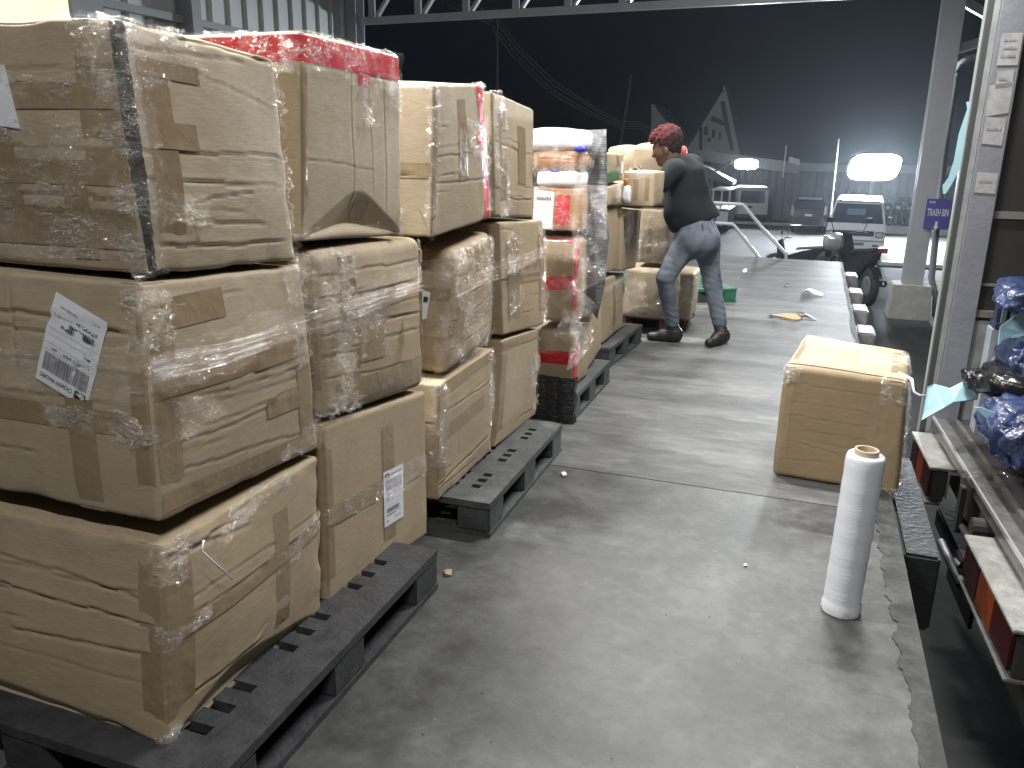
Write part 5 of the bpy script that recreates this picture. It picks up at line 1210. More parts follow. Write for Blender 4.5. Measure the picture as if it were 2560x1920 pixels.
M_bbag = mat('blue_poly_bag', (.045, .065, .17), rough=.3, noise=.6, nscale=12, bump=1, bscale=16, coat=.3)
def lump_at(x0, y0, x1, y1, Y, dy, name, seed, m, label, cat, group=None, **k):
    p = at(x0, y0, 1, Y); q = at(x1, y1, 1, Y); return lump(name, ((p[0]+q[0])/2, Y, (p[2]+q[2])/2), (abs(q[0]-p[0])/2, dy, abs(p[2]-q[2])/2), seed, m, label, cat, group, **k)
GBB = 'blue plastic bags in the truck'
lump_at(2166, 608, 2290, 668, 4.9, .2, 'plastic_bag', 81, M_bbag, 'blue plastic bag on top of the load by the slotted crate', 'bag', GBB, amp=.34, freq=1.7, n=72)
lump_at(2182, 742, 2290, 832, 4.8, .2, 'plastic_bag', 82, M_bbag, 'blue plastic bag between the yellow box and the black bags', 'bag', GBB, amp=.34, freq=1.7, n=72)
lump_at(2150, 868, 2330, 1000, 4.3, .3, 'plastic_bag', 83, M_bbag, 'pale blue plastic bag lying on the dark truck deck', 'bag', GBB, amp=.34, freq=1.7, n=72)
lump_at(2082, 798, 2170, 842, 4.75, .12, 'plastic_bag', 84, mat('black_poly_bag', (.012, .012, .013), rough=.2, bump=1, bscale=14), 'black plastic bag bunched against the truck door post', 'bag', 'black bags in the truck', amp=.3)
lump_at(2120, 785, 2300, 862, 4.7, .25, 'plastic_bag', 85, MATS['black_poly_bag'], 'large glossy black plastic bag inside the truck', 'bag', 'black bags in the truck', amp=.22)
# slotted dark blue crate and yellow box inside
p0 = A(2148, 712, 5.05); p1 = A(2260, 648, 5.05)
r = tag(empty('plastic_crate', tuple(p0)), 'dark blue slotted crate inside the truck, under the blue bag', 'crate'); fit(r)
b = MB(); y_ = 5.05; w_ = (p1[0]-p0[0]); hcr = p1[2]-p0[2]
b.box((p0[0], y_-.0, p0[2]), (p1[0], y_+.15, p0[2]+hcr*.18)); b.box((p0[0], y_, p1[2]-hcr*.18), (p1[0], y_+.15, p1[2]))
b.box((p0[0]+.01, y_+.05, p0[2]+.01), (p1[0]-.01, y_+.14, p1[2]-.01))
b.build('crate_shell', mat('navy_crate', (.03, .04, .09), rough=.5), r, bevel=.003)
b = MB()
for k in range(5): xx = p0[0]+w_*(.12+.2*k); b.box((xx, y_-.002, p0[2]+hcr*.2), (xx+.02, y_+.03, p1[2]-hcr*.2))
b.build('crate_rib', mat('pale_rib', (.14, .15, .17), rough=.5), r)
MB().box((p0[0]-.01, y_-.0, -.004), (p1[0], y_+.14, p0[2]-.002)).build('crate_base', mat('pale_box', (.33, .36, .40), rough=.6, noise=.2), r)
p0 = A(2162, 800, 4.96); p1 = A(2225, 732, 4.96)
tag(MB().box((p0[0], 4.955, max(p0[2], .0)), (p1[0], 5.04, p1[2])).build('yellow_box', mat('yellow_card', (.48, .36, .03), rough=.5, noise=.15), bevel=.004), 'yellow box behind the hanging pale blue foam sheet', 'box')
# strand of clear film across the sill
b = MB(); pts = [at(2050, 1022, 2, -.05), at(2090, 1028, 2, .02), at(2125, 1018, 2, .03), at(2160, 1020, 2, .03), at(2230, 1048, 2, .02)]
b.tube([tuple(p) for p in pts], [.007, .012, .014, .008, .012], 7); tag(b.build('film_strand', M_filmS, smooth=True), 'strand of clear film lying across the truck sill', 'film')

# ================================================================== THE YARD
def polyprism(px, Y, depth, name, m, parent=None, zmin=None):
    P = [tuple(at(a, b_, 1, Y)) for a, b_ in px]
    if zmin is not None: P = [(p[0], p[1], max(p[2], zmin)) for p in P]
    n = len(P); v = [(p[0], Y, p[2]) for p in P]+[(p[0], Y+depth, p[2]) for p in P]
    f = [tuple(range(n)), tuple(range(2*n-1, n-1, -1))]+[(i, (i+1) % n, n+(i+1) % n, n+i) for i in range(n)]
    return MB().add(v, f).build(name, m, parent)
def root_at(name, x, y, label, cat, group=None, rz=0, z=GZ):
    return tag(empty(name, (x, y, z), rz), label, cat, group)
# corrugated warehouse across the yard
YWH = 38.0
e0, e1 = at(1490, 322, 1, YWH), at(1727, 353, 1, YWH)
r = root_at('warehouse', 0, YWH, 'long dark corrugated warehouse across the yard behind the parked vans', 'building'); fit(r)
b = MB(); x = e0[0]; xr = 14.; sl_ = (e1[2]-e0[2])/(e1[0]-e0[0])
def topz(x): return e0[2]+sl_*(x-e0[0]) if x < e1[0] else e1[2]
while x < xr:
    for (xa, xb, d0, d1) in ((x, x+.2, 0, 0), (x+.2, x+.23, 0, -.05), (x+.23, x+.29, -.05, -.05), (x+.29, x+.32, -.05, 0)):
        b.add([(xa, YWH+d0, GZ), (xb, YWH+d1, GZ), (xb, YWH+d1, topz(xb)), (xa, YWH+d0, topz(xa))], [(0, 1, 2, 3)])
    x += .32
b.box((e0[0], YWH+.1, GZ), (xr, YWH+8, e1[2]-.1))
b.build('cladding', mat('dark_cladding', (.10, .11, .12), rough=.5, noise=.15, nscale=2), r)
b = MB(); b.hexa([(e0[0], YWH-.5, topz(e0[0])-.42), (e1[0], YWH-.5, e1[2]-.42), (e1[0], YWH-.1, e1[2]-.42), (e0[0], YWH-.1, topz(e0[0])-.42), (e0[0], YWH-.5, topz(e0[0])+.02), (e1[0], YWH-.5, e1[2]+.02), (e1[0], YWH-.1, e1[2]+.02), (e0[0], YWH-.1, topz(e0[0])+.02)])
b.box((e1[0]+.01, YWH-.5, e1[2]-.3), (xr, YWH-.1, e1[2]+.02)); b.build('fascia', mat('pale_fascia', (.20, .215, .21), rough=.6, noise=.2), r)
polyprism([(1705, 338), (1728, 345), (1727, 357), (1703, 350)], YWH-.7, .1, 'vent_hood', mat('pale_metal', (.4, .42, .42), rough=.5), r)
b = MB(); q = at(1697, 330, 1, YWH-.6); b.bar((q[0], YWH-.6, q[2]+.3), (q[0], YWH-.6, q[2]-1.0), .05); b.build('stand_pipe', mat('pale_metal', (.4, .42, .42)), r)
# lean-to awning at its left end
r = root_at('awning', -4, 36, 'sloping awning between the mural gable and the warehouse', 'awning'); fit(r)
polyprism([(1500, 352), (1528, 362), (1583, 392), (1582, 400), (1500, 378)], 35.0, 1.6, 'awning_sheet', mat('awning_metal', (.07, .08, .075), rough=.5), r)
b = MB(); b.bar(tuple(at(1537, 385, 1, 35.2)), tuple(at(1537, 500, 1, 35.2)), .12); b.bar(tuple(at(1581, 348, 1, 35.3)), tuple(at(1542, 372, 1, 35.3)), .08); b.build('awning_post', mat('awning_metal', (.16, .18, .17)), r)
# gable with painted marks
r = root_at('gable_wall', -4, 44, 'pale pointed gable wall with dark painted marks against the night sky', 'building'); fit(r)
M_gab = mat('weathered_gable', (.55, .58, .54), rough=.7, noise=.25, nscale=.8)
polyprism([(1470, 345), (1561, 197), (1565, 184), (1569, 196), (1598, 330), (1600, 420), (1500, 420), (1500, 345)], 44, 3, 'gable', M_gab, r, GZ)
M_gd = mat('dark_paint', (.06, .07, .07), rough=.7)
def zz4(x, y): return ((1500+.3014*x)/1.1573, (150+.3014*y)/1.1573)
for pl in ([(930, 465), (1030, 505), (1030, 550), (915, 505)], [(1000, 345), (1035, 335), (1050, 430), (1110, 750), (1085, 750), (1035, 560), (1010, 420)], [(865, 555), (893, 550), (893, 620), (865, 625)], [(930, 575), (958, 575), (955, 640), (930, 650)], [(985, 600), (1008, 600), (1005, 660), (980, 665)], [(893, 645), (917, 645), (917, 678), (893, 678)], [(825, 550), (848, 550), (845, 850), (822, 850)], [(890, 870), (925, 820), (960, 870)], [(1010, 250), (1055, 250), (1055, 258), (1010, 262)]):
    polyprism([zz4(*p) for p in pl], 43.985, .012, 'painted_mark', M_gd, r)
# dark flat roofed building with a pale end
r = root_at('dark_building', -9, 46, 'dark flat building with a pale sloping end wall, behind the power lines', 'building'); fit(r)
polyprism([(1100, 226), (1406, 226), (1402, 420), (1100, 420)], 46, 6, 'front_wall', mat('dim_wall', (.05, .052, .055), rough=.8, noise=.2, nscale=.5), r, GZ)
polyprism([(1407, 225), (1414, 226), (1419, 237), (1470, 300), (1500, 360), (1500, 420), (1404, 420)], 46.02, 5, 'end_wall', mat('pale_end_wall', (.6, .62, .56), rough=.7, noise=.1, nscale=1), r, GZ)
# poles and wires
def pole(pts, Y, rr, label):
    b = MB(); b.tube([tuple(at(a, b_, 1, Y)) for a, b_ in pts], rr, 8); return tag(b.build('utility_pole', mat('dim_pole', (.12, .12, .12), rough=.8), smooth=True), label, 'pole', 'utility poles')
pole([(1074, 20), (1074, 225), (1074, 420)], 34, [.06, .07, .08], 'straight utility pole left of the wires, rising behind the third stack')
pole([(1363, 160), (1352, 240), (1341, 305), (1325, 420)], 40, [.05, .07, .08, .09], 'slanting pole in front of the dark flat building')
W = [[(985, -20), (1060, 33), (1075, 40), (1125, 105), (1200, 178), (1250, 210), (1292, 236), (1340, 262), (1382, 264), (1420, 284), (1465, 300)],
     [(975, -10), (1052, 38), (1070, 46), (1118, 108), (1195, 184), (1250, 216), (1290, 241), (1340, 267), (1382, 268), (1420, 290), (1465, 306)],
     [(960, -4), (1045, 40), (1062, 50), (1112, 114), (1190, 192), (1245, 224), (1288, 248), (1340, 272), (1382, 273), (1420, 297), (1465, 313)],
     [(940, 0), (1040, 44), (1058, 54), (1105, 118), (1185, 198), (1240, 230), (1286, 253), (1340, 277), (1382, 278), (1420, 303), (1465, 320)]]
for k, wpts in enumerate(W):
    b = MB(); b.tube([tuple(at(a, b_, 1, 34+.7*i)) for i, (a, b_) in enumerate(wpts)], .016, 6)
    tag(b.build('power_line', mat('dim_cable', (.20, .20, .19), rough=.6), smooth=True), 'one of four sagging power lines crossing the night sky', 'cable', 'sagging power lines in the night sky')
# kerbs
tag(MB().box((1.9, 33.4, GZ), (14, 34.4, GZ+.24)).build('kerb', M_kerb, bevel=.02), kind='structure')
tag(MB().box((1.72, 23.2, GZ), (9, 23.6, GZ+.10)).build('kerb', M_kerb, bevel=.02), kind='structure')
tag(MB().box((-4, 34.9, GZ), (1.5, 35.1, GZ+.10)).build('kerb', M_kerb, bevel=.02), kind='structure')

# handrail at the end of the dock
YH = 13.4
r = root_at('handrail', -.9, YH, 'pale tubular handrail going down the steps at the dock end', 'handrail', z=0); fit(r)
M_rail = mat('pale_rail_paint', (.45, .46, .50), rough=.4)
h_ = lambda x, y: tuple(at(x, y, 1, YH))
MB().tube([h_(1500, 436), h_(1540, 438), h_(1604, 442), h_(1608, 446), h_(1650, 497), h_(1698, 549), h_(1697, 600)], .028, 10).build('top_rail', M_rail, r, smooth=True)
MB().tube([h_(1500, 480), h_(1540, 481.5), h_(1582, 484), h_(1586, 487), h_(1642, 560), h_(1665, 590)], .026, 10).build('lower_rail', M_rail, r, smooth=True)
for x_ in (1538, 1505): MB().tube([h_(x_, 438), h_(x_+1, 565)], .026, 10).build('rail_post', M_rail, r, smooth=True)
# floodlights
M_flood = mat('floodlight_glass', (1, 1, 1), emit=(.88, .95, 1), estr=400)
M_hous = mat('lamp_housing', (.05, .05, .05), rough=.5)
SG = lambda t: math.copysign(abs(t)**.55, t) if abs(t) > 1e-9 else 0.
def flood(px, py, Y, wd, ht, label, power, aim, n=1):
    c = at(px, py, 1, Y); r = tag(empty('floodlight', tuple(c)), label, 'floodlight', 'floodlights across the yard')
    d = Vector(aim)-Vector(c); r.rotation_euler = d.to_track_quat('-Z', 'Y').to_euler()
    for k in range(n):
        x = (k-(n-1)/2)*wd*1.01
        MB().prism([(x+wd/2*SG(math.cos(i_*math.pi/12)), ht/2*SG(math.sin(i_*math.pi/12))) for i_ in range(24)], 2, .02+.13*k*.0, .14).build('housing', M_hous, r)
        MB().add([(x+wd/2*.97*SG(math.cos(i_*math.pi/12)), ht/2*.97*SG(math.sin(i_*math.pi/12)), .01) for i_ in range(24)], [tuple(range(23, -1, -1))]).build('lamp_glass', M_flood, r)
    MB().tube([(0, 0, .14), (0, 0, .6)], .03, 8).build('bracket', M_hous, r)
    lo = area_lamp('flood_light', (0, 0, -.02), (0, 0, 0), wd*n, ht, power, (.85, .93, 1)); lo.parent = r
flood(1890, 362, 31, 1.75, .98, 'blazing white floodlight above the white van', 2600, (3.5, 26.5, -1.2), 1)  # glass outsized and rounded so its white face stands for the lamp's glare
flood(1612, 355, 36.6, .95, .42, 'smaller bright floodlight on the warehouse fascia above the boxy van', 120, (-2, 26, -1.5), 1)
cf = tag(empty('floodlight', (-2.5, 16.1, 5.2)), 'unseen floodlight added on the canopy edge to light the yard, above the picture', 'floodlight', 'floodlights across the yard')
cf.rotation_euler = (Vector((.2, 26, -.5))-cf.location).to_track_quat('-Z', 'Y').to_euler()  # added lamp, out of view, that brightens the gable and parked vehicles
MB().box((-.25, -.18, .02), (.25, .18, .12)).build('housing', M_hous, cf, bevel=.01); MB().add([(-.22, -.15, .01), (.22, -.15, .01), (.22, .15, .01), (-.22, .15, .01)], [(3, 2, 1, 0)]).build('lamp_glass', M_flood, cf)
lo = area_lamp('flood_light', (0, 0, -.02), (0, 0, 0), .5, .36, 520, (.9, .95, 1)); lo.parent = cf
b = MB(); p = at(1890, 362, 1, 31.5); b.tube([(p[0], 31.6, GZ), (p[0], 31.6, p[2]+.3)], .05, 10); tag(b.build('lamp_post', M_hous), 'lamp post carrying the blazing floodlight behind the white van', 'post')
p = at(2070, 401/1.1573*1, 1, 30); b = MB(); b.tube([tuple(at(1798, 425, 1, 30)), tuple(at(1812, 300, 1, 30))], .02, 8); b.tube([tuple(at(1798, 425, 1, 30)), tuple(at(1790, 500, 1, 30))], .03, 8)
tag(b.build('flag_pole', mat('bright_pole', (.6, .62, .62), rough=.3)), 'thin pale pole standing just left of the floodlit van', 'pole')

# ---- vehicles
def loft(name, prof, m, parent):
    """closed side outline (y,z,halfwidth): skin between the two sides + both sides filled"""
    n = len(prof); v = [(-w_, y, z) for y, z, w_ in prof]+[(w_, y, z) for y, z, w_ in prof]
    f = [(i, (i+1) % n, n+(i+1) % n, n+i) for i in range(n)]+[tuple(range(n-1, -1, -1)), tuple(range(n, 2*n))]
    return MB().add(v, f).build(name, m, parent, bevel=.025)
def quadp(pts, name, m, parent, th=.01, off=(0, -1, 0)):
    o = np.array(off)*th; P = [np.array(p, float) for p in pts]
    v = [p+o for p in P]+[p for p in P]; n = len(P)
    return MB().add(v, [tuple(range(n)), tuple(range(2*n-1, n-1, -1))]+[(i, n+i, n+(i+1) % n, (i+1) % n) for i in range(n)]).build(name, m, parent)
M_vanw = mat('grubby_white_paint', (.50, .51, .52), rough=.3, noise=.06, nscale=3, coat=.3)
M_glass = mat('dark_blue_glass', (.02, .03, .045), rough=.08, spec=.8)
M_chrome = mat('chrome', (.6, .6, .62), rough=.15, metal=1)
M_tyre = mat('tyre_rubber', (.02, .02, .02), rough=.8); M_rim = mat('steel_rim', (.3, .3, .3), rough=.4, metal=.6)
def wheel(parent, x, y, z, rr=.29, w_=.17, rz=0, axis='x'):
    b = MB(); b.lathe([(rr*.6, -w_/2), (rr*.9, -w_/2), (rr, -w_*.35), (rr, w_*.35), (rr*.9, w_/2), (rr*.6, w_/2)], n=28)
    o = b.build('wheel', M_tyre, parent, smooth=True); o.rotation_euler = (0, rad(90), rz); o.location = (x, y, z)
    b = MB(); b.lathe([(0, -w_*.3), (rr*.3, -w_*.34), (rr*.6, -w_*.45), (rr*.6, w_*.45), (rr*.3, w_*.34), (0, w_*.3)], n=20); b.build('rim', M_rim, o, smooth=True)
    return o
# white van facing the dock
c = at(1838, 562, 2, GZ)
r = root_at('white_van', c[0]+.02, c[1]-.05, 'white van parked facing the dock under the floodlight, chrome strips on its roof', 'van', rz=rad(-3))
k = 1.0
loft('van_body', [(-.02, .26, .70), (-.07, .34, .74), (-.07, .52, .745), (-.02, .56, .745), (0, .90, .735), (.06, .97, .72), (.46, 1.50, .60), (.62, 1.56, .58), (3.4, 1.58, .58), (3.6, 1.4, .62), (3.65, .8, .72), (3.62, .3, .72)], M_vanw, r)
quadp([(-.655, .075, .99), (.655, .075, .99), (.555, .445, 1.475), (-.555, .445, 1.475)], 'windscreen', M_glass, r, .012, (0, -.8, .6))
quadp([(-.28, .22, 1.19), (.18, .22, 1.19), (.20, .33, 1.34), (-.26, .33, 1.34)], 'rear_window_glimpse', mat('pale_glimpse', (.10, .13, .17), rough=.3), r, .018, (0, -.8, .6))
MB().box((-.46, -.025, .66), (.46, -.001, .80)).build('grille', mat('black_grille', (.015, .015, .017), rough=.3), r, bevel=.004)
MB().box((-.42, -.035, .675), (.42, -.026, .69)).box((-.42, -.035, .765), (.42, -.026, .785)).box((-.08, -.035, .72), (.35, -.026, .735)).build('grille_chrome', M_chrome, r)
b = MB(); 
for a_ in (90, 210, 330):
    t = rad(a_); d = np.array([math.cos(t), math.sin(t)]); e = np.array([-d[1], d[0]])
    P = [d*0, d*.03+e*.017, d*.06, d*.03-e*.017]; b.add([(p[0]-.02, -.038, .735+p[1]) for p in P], [(0, 1, 2, 3)])
b.build('emblem', M_chrome, r)
for sx in (-1, 1):
    hl = MB().box((sx*.59-.095, -.035, .63), (sx*.59+.095, -.004, .79)).build('headlight', mat('headlight_frame', (.03, .03, .03), rough=.3), r, bevel=.01)
    MB().box((sx*.59-.075, -.045, .65), (sx*.59+.075, -.036, .77)).build('headlight_glass', mat('headlight_lens', (.45, .46, .42), rough=.15, metal=.3), hl, bevel=.008)
    MB().box((sx*.71-.02, -.01, .64), (sx*.71+.02, .03, .77)).build('indicator', mat('amber_lens', (.12, .05, .03), rough=.3), r)
    MB().box((sx*.52-.07, -.085, .40), (sx*.52+.07, -.066, .455)).build('bumper_lamp', mat('dull_amber', (.09, .05, .035), rough=.3), r, bevel=.005)
    wheel(r, sx*.63, .55, .28); wheel(r, sx*.63, 2.9, .28)
    MB().box((sx*.63-.12, .15, .26), (sx*.63+.12, 1.0, .44)).build('wheel_arch', M_dark, r)
    MB().tube([(sx*.70, .12, 1.06), (sx*.78, .05, 1.10)], .012, 6).box((sx*.80-.035, .02, 1.02), (sx*.80+.035, .05, 1.18)).build('mirror', M_rub, r)
MB().box((-.72, -.082, .545), (.72, -.02, .56)).build('bumper_trim', M_grey_ink, r)
MB().box((-.10, -.084, .42), (.24, -.074, .50)).build('number_plate', mat('dim_plate', (.12, .12, .12), rough=.4), r)
b = MB(); b.tube([(-.5, .47, 1.535), (.5, .47, 1.535)], .012, 8); b.tube([(-.5, .62, 1.60), (.5, .62, 1.60)], .012, 8)
for i in range(8): b.tube([(-.45+.13*i, .49, 1.53), (-.45+.13*i, .62, 1.60)], .006, 6)
b.build('roof_rack', M_chrome, r)
b = MB(); b.bar((-.5, .03, 1.0), (-.1, .10, 1.03), .015); b.bar((.1, .03, 1.0), (.5, .10, 1.03), .015); b.build('wiper', M_rub, r)
# boxy van seen from behind
c0 = at(1587, 483, 2, GZ); c1 = at(1655, 483, 1, c0[1]); wv = (c1[0]-c0[0])/2; cx = (c0[0]+c1[0])/2; top = at(1620, 404, 1, c0[1])[2]-GZ
r = root_at('boxy_van', cx, c0[1], 'boxy grey van parked with its back to the dock, right side brightly lit', 'van', rz=rad(7))
loft('van_body', [(0, .28, wv), (-.02, .32, wv), (-.02, .75, wv), (0, top-.12, wv*.98), (.08, top, wv*.94), (3.0, top, wv*.94), (3.2, top-.4, wv), (3.9, top-.6, wv), (3.9, .28, wv)], mat('dull_white_paint', (.42, .43, .41), rough=.4), r)
quadp([(-wv*.78, -.01, top*.58), (wv*.78, -.01, top*.58), (wv*.76, -.0, top*.9), (-wv*.76, -.0, top*.9)], 'rear_window', M_glass, r, .02)
quadp([(-wv*.25, -.02, top*.44), (0, -.02, top*.44), (0, -.02, top*.50), (-wv*.25, -.02, top*.50)], 'door_handle', M_rub, r, .02)
for (ya, yb) in ((.3, .75), (.85, 1.4), (1.6, 2.6)): quadp([(wv*.985, ya, top*.60), (wv*.985, yb, top*.60), (wv*.96, yb, top*.88), (wv*.96, ya, top*.88)], 'side_window', M_glass, r, .03, (1, 0, 0))
MB().box((-wv, -.10, .28), (wv, -.03, .40)).build('bumper', M_rub, r, bevel=.01)
for sx in (-1, 1): wheel(r, sx*(wv-.08), .75, .3); wheel(r, sx*(wv-.08), 3.1, .3)
# dark people carrier from behind
c0 = at(1703, 503, 2, GZ); c1 = at(1782, 503, 1, c0[1]); wv = (c1[0]-c0[0])/2; cx = (c0[0]+c1[0])/2; top = at(1740, 427, 1, c0[1])[2]-GZ
r = root_at('dark_car', cx, c0[1], 'black tall car parked from behind, between the boxy van and the white van', 'car')
M_blk = mat('black_car_paint', (.012, .014, .018), rough=.15, coat=.6)
loft('car_body', [(0, .22, wv*.94), (-.08, .3, wv*.97), (-.06, .62, wv), (.0, .85, wv*.98), (.22, top-.1, wv*.76), (.40, top, wv*.70), (2.2, top, wv*.70), (3.0, .95, wv*.92), (4.0, .75, wv*.95), (4.05, .25, wv*.95)], M_blk, r)
quadp([(-wv*.80, .045, .9), (wv*.80, .045, .9), (wv*.66, .20, top-.14), (-wv*.66, .20, top-.14)], 'rear_window', M_glass, r, .015)
MB().box((-wv*.68, .02, top-.06), (wv*.68, .30, top+.0)).build('roof_spoiler', mat('grey_spoiler', (.2, .21, .22), rough=.3), r, bevel=.02)
MB().box((-wv*.2, -.10, .62), (wv*.2, -.075, .70)).build('number_plate', mat('plate_white', (.4, .4, .4), rough=.4), r)
for sx in (-1, 1):
    MB().box((sx*wv*.90-.05, -.06, .62), (sx*wv*.90+.05, .06, .98)).build('tail_light', mat('smoky_lens', (.25, .22, .22), rough=.2), r, bevel=.01); wheel(r, sx*(wv-.12), .7, .3); wheel(r, sx*(wv-.12), 3.1, .3)
# open sided jeep behind the worker
c0 = at(1545, 500, 2, GZ)
r = root_at('open_jeep', c0[0]-.1, c0[1], 'open sided jeep with white window posts, half hidden behind the worker', 'jeep')
loft('jeep_body', [(0, .25, .5), (0, .75, .5), (.1, .80, .5), (2.8, .8, .5), (2.9, .25, .5)], mat('dull_jeep_paint', (.10, .11, .10), rough=.4), r)
b = MB(); 
for x_ in (-.1, .20, .48):
    b.box((x_, -.02, .8), (x_+.05, .03, 1.45))
b.box((-.15, -.03, 1.45), (.55, 2.6, 1.50)); b.box((.12, -.03, .35), (.5, -.005, .72)); b.build('window_post', M_vanw, r)
for sx in (-1, 1): wheel(r, sx*.42, .5, .28)

# motorcycles
def bike(name, loc, rz, label, group=None, sc=1.0, helmet=False):
    r = tag(empty(name, loc, rz), label, 'motorcycle', group); r.scale = (sc,)*3
    for y, nm in ((-.62, 'wheel'), (.62, 'wheel')):
        w_ = wheel(r, 0, y, .29, .29, .10)
    M_bk = mat('black_plastic_gloss', (.012, .012, .014), rough=.15, coat=.6)
    b = MB(); b.add([(s*w_*1., y, z) for s in (-1, 1) for (y, z, w_) in ((-.95, .92, .02), (-.55, .80, .10), (-.1, .68, .13), (.25, .55, .12), (.30, .30, .10), (-.2, .32, .13), (-.5, .5, .09))], [tuple(range(6, -1, -1)), tuple(range(7, 14))]+[(i, (i+1) % 7, 7+(i+1) % 7, 7+i) for i in range(7)]); b.build('bodywork', M_bk, r, bevel=.02)
    b = MB(); b.add([(s*w_, y, z) for s in (-1, 1) for (y, z, w_) in ((.30, .42, .10), (.40, .75, .12), (.46, 1.02, .09), (.60, .92, .05), (.56, .55, .08))], [tuple(range(4, -1, -1)), tuple(range(5, 10))]+[(i, (i+1) % 5, 5+(i+1) % 5, 5+i) for i in range(5)]); b.build('front_fairing', M_bk, r, bevel=.015)
    b = MB(); b.hexa([(-.12, -.75, .82), (.12, -.75, .82), (.13, .05, .72), (-.13, .05, .72), (-.08, -.78, .90), (.08, -.78, .90), (.10, .02, .79), (-.10, .02, .79)]); b.build('seat', M_rub, r, bevel=.03)
    b = MB(); b.tube([(-.34, .30, 1.02), (-.2, .42, 1.04), (0, .44, 1.0), (.2, .42, 1.04), (.34, .30, 1.02)], .016, 8); b.build('handlebar', M_chrome, r, smooth=True)
    for s in (-1, 1): MB().tube([(s*.24, .40, 1.04), (s*.30, .40, 1.2)], .007, 6).box((s*.32-.05, .39, 1.18), (s*.32+.05, .41, 1.26)).build('mirror', M_rub, r)
    b = MB(); b.tube([(-.07, .44, .8), (-.07, .62, .29)], .022, 8); b.tube([(.07, .44, .8), (.07, .62, .29)], .022, 8); b.build('fork', M_chrome, r)
    n = 14
    for w2 in (-.62, .62):
        b = MB()
        for i in range(n):
            a0, a1 = rad(30+120*i/n), rad(30+120*(i+1)/n); b.add([(-.07, w2+.32*math.cos(a0), .29+.32*math.sin(a0)), (.07, w2+.32*math.cos(a0), .29+.32*math.sin(a0)), (.07, w2+.32*math.cos(a1), .29+.32*math.sin(a1)), (-.07, w2+.32*math.cos(a1), .29+.32*math.sin(a1))], [(0, 1, 2, 3)])
        b.build('mudguard', M_bk, r)
    MB().tube([(.14, .0, .28), (.15, -.8, .36)], [.03, .05], 10).build('exhaust', M_chrome, r, smooth=True)
    MB().box((-.06, -.97, .84), (.06, -.93, .92)).build('tail_light', mat('red_lens', (.2, .01, .01), rough=.2), r)
    MB().box((-.07, .58, .80), (.07, .62, .92)).build('headlight', mat('headlight_lens', (.45, .46, .42)), r, bevel=.02)
    return r
wc = at(1866, 664, 2, GZ)
bk = bike('motorcycle', (.86, 17.4, GZ), rad(20), 'black motorcycle parked beside the dock edge, tail towards the camera', sc=1.22)
hm = at(1800, 522, 1, 17.3)
o = lump('helmet', tuple(hm), (.19, .17, .17), 91, mat('silver_helmet', (.5, .52, .53), rough=.12, metal=.6, bump=.2, bscale=12), 'silver helmet resting on the handlebar of the black motorcycle', 'helmet', amp=.02)
o = bike('motorcycle', (at(1720, 575, 2, GZ)[0], 20.5, GZ), rad(75), 'dark motorcycle behind the dock end, only its top showing by the handrail', sc=.8)
GM = 'motorcycles parked against the warehouse'
lbs = ['dark motorcycle right beside the white van, first of the distant row', 'dark motorcycle second in the distant row beyond the kerb', 'dark motorcycle third in the distant row beyond the kerb', 'dark motorcycle nearest the column in the distant row']
first = None
for i, x_ in enumerate((1922, 1940, 1958, 1976)):
    p = at(x_, 497, 2, GZ)
    if first is None: first = bike('motorcycle', (p[0], 35.3, GZ), rad(160), lbs[0], GM, 1.0)
    else:
        c2 = first.copy(); C.objects.link(c2); c2.location = (p[0], 35.3+.2*i, GZ); c2.rotation_euler = (0, 0, rad(150+17*i)); c2['label'] = lbs[i]
        for ch in list(first.children):
            d = ch.copy(); C.objects.link(d); d.parent = c2
            for g_ in ch.children:
                e = g_.copy(); C.objects.link(e); e.parent = d

# ================================================================== LITTER ON THE DOCK
def scrap(pts, m, label, name='paper_scrap', cat='litter', h=.02, seed=0, group=None):
    P = [at(a, b_, 2, .006) for a, b_ in pts]; c = sum(P)/len(P); R = random.Random(seed); b = MB(); n = len(P)
    up_ = [(p[0], p[1], R.uniform(.004, h)) for p in P]; cc = (c[0], c[1], h*.8)
    b.add([cc]+up_, [(0, i+1, (i+1) % n+1) for i in range(n)]); b.add([(cc[0], cc[1], .003)]+[(p[0], p[1], .003) for p in P], [(0, (i+1) % n+1, i+1) for i in range(n)])
    return tag(b.build(name, m), label, cat, group)
M_bp = mat('torn_brown_paper', (.42, .30, .17), rough=.7)
scrap([(1675, 679), (1690, 682), (1735, 683), (1728, 691), (1716, 693), (1702, 690), (1680, 686)], M_bp, 'torn tan cardboard scrap lying on the far slab', h=.035, seed=1)
scrap([(1712, 680), (1735, 681), (1765, 688), (1760, 691), (1730, 688)], M_rub, 'black plastic scrap beside the torn tan cardboard', 'plastic_scrap', h=.04, seed=2)
scrap([(1657, 684), (1668, 680), (1680, 684), (1668, 686)], M_rub, 'small black curl at the left of the torn tan cardboard', 'plastic_scrap', h=.03, seed=3)
scrap([(1735, 628), (1748, 623), (1760, 630), (1779, 635), (1776, 638), (1755, 635), (1740, 632)], M_wbag, 'white plastic scrap farther out on the slab', 'plastic_scrap', h=.04, seed=4)
scrap([(1604, 586), (1612, 583), (1614, 586), (1607, 589)], M_wbag, 'tiny white plastic scrap near the dock end', 'plastic_scrap', h=.03, seed=5)
scrap([(1212, 1023), (1220, 1021), (1225, 1025), (1217, 1028)], M_wbag, 'tiny white scrap by the slab joint', 'plastic_scrap', h=.015, seed=6)
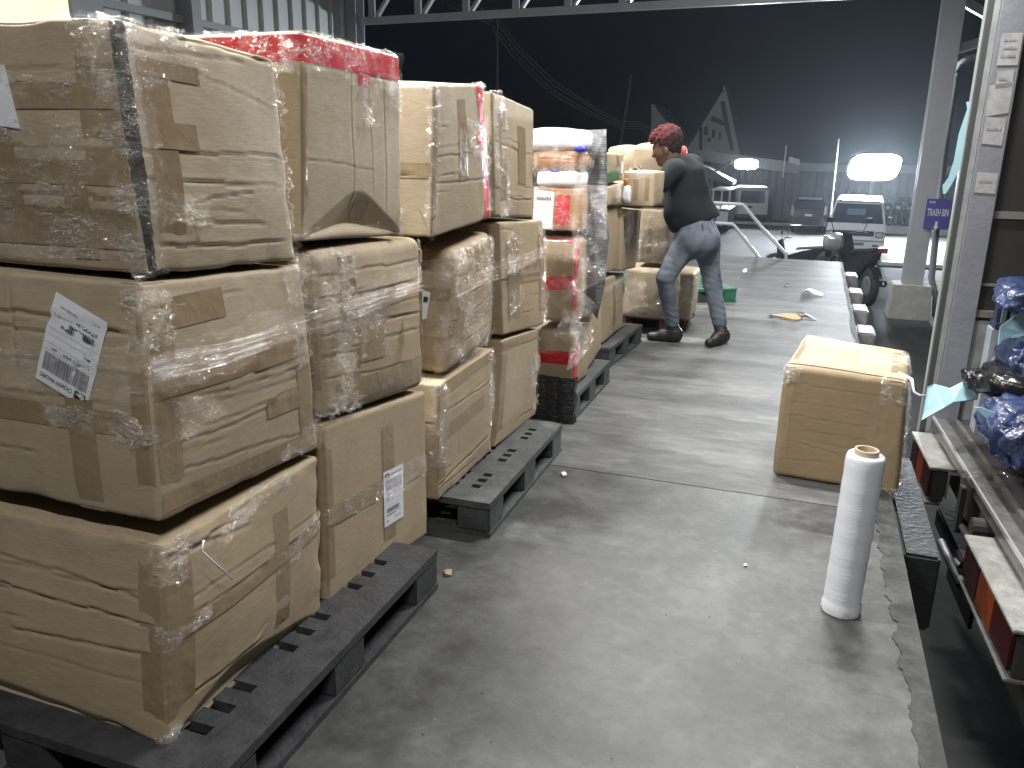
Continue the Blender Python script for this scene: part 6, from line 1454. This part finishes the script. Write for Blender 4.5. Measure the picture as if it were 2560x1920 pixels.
scrap([(958, 1234), (966, 1229), (977, 1234), (974, 1242), (962, 1243)], mat('tan_chip', (.35, .27, .18), rough=.7), 'crumpled tan paper chip on the floor beside the nearest pallet', h=.02, seed=7)
scrap([(1694, 617), (1702, 615), (1703, 619), (1696, 620)], M_rub, 'small dark lump on the slab near the white scrap', 'dark_lump', h=.03, seed=8)
scrap([(1606, 1219), (1612, 1217), (1615, 1221), (1609, 1222)], M_wbag, 'white fleck on the near slab left of the film roll', 'plastic_scrap', h=.01, seed=9)
# dangling twist of film on the nearest bottom carton
b = MB(); P = [at(440, 1168, 0, XF+.06), at(436, 1190, 0, XF+.07), at(462, 1215, 0, XF+.07), at(502, 1250, 0, XF+.06)]
b.tube([tuple(p) for p in P], [.004, .002, .0025, .002], 6); tag(b.build('film_twist', M_wbag, smooth=True), 'thin white twist of film dangling on the nearest bottom carton', 'film')

# grit on the slabs
R = random.Random(12)
for nm, m_, cnt in (('floor_grit', mat('dark_grit', (.03, .03, .03)), 160), ('floor_grit', mat('pale_grit', (.5, .5, .48)), 70)):
    b = MB()
    for i in range(cnt):
        x = R.uniform(-1.0, .4); y = R.uniform(1.2, 12); s_ = R.uniform(.001, .003)
        b.add([(x+R.uniform(-s_, s_), y-s_, .004), (x+s_, y+R.uniform(-s_, s_), .004), (x+R.uniform(-s_, s_), y+s_, .004), (x-s_, y, .004), (x, y, .004+s_)], [(0, 1, 4), (1, 2, 4), (2, 3, 4), (3, 0, 4)])
    tag(b.build(nm, m_), 'fine grit scattered over the dock floor', 'grit', kind='stuff')

# ================================================================== HAZE ADDED FOR THE FLOODLIGHT'S GLOW
HZ = MB().box((-60, -14, GZ-1.3), (60, 75, 9)).build('haze', None) if False else None
hm_ = bpy.data.materials.new('glow_haze'); hm_.use_nodes = True
n_, l_ = hm_.node_tree.nodes, hm_.node_tree.links
n_.remove(n_['Principled BSDF']); pv = n_.new('ShaderNodeVolumePrincipled'); pv.inputs['Color'].default_value = (.80, .90, 1, 1); pv.inputs['Density'].default_value = .00035; pv.inputs['Anisotropy'].default_value = .8
l_.new(pv.outputs[0], n_['Material Output'].inputs['Volume'])
tag(MB().box((-85, -14, GZ-1.3), (85, 125, 9)).build('haze', hm_), kind='stuff')
S.cycles.volume_bounces = 0

# ================================================================== tidy
for o in bpy.data.objects:
    if '_inv' in o: del o['_inv']
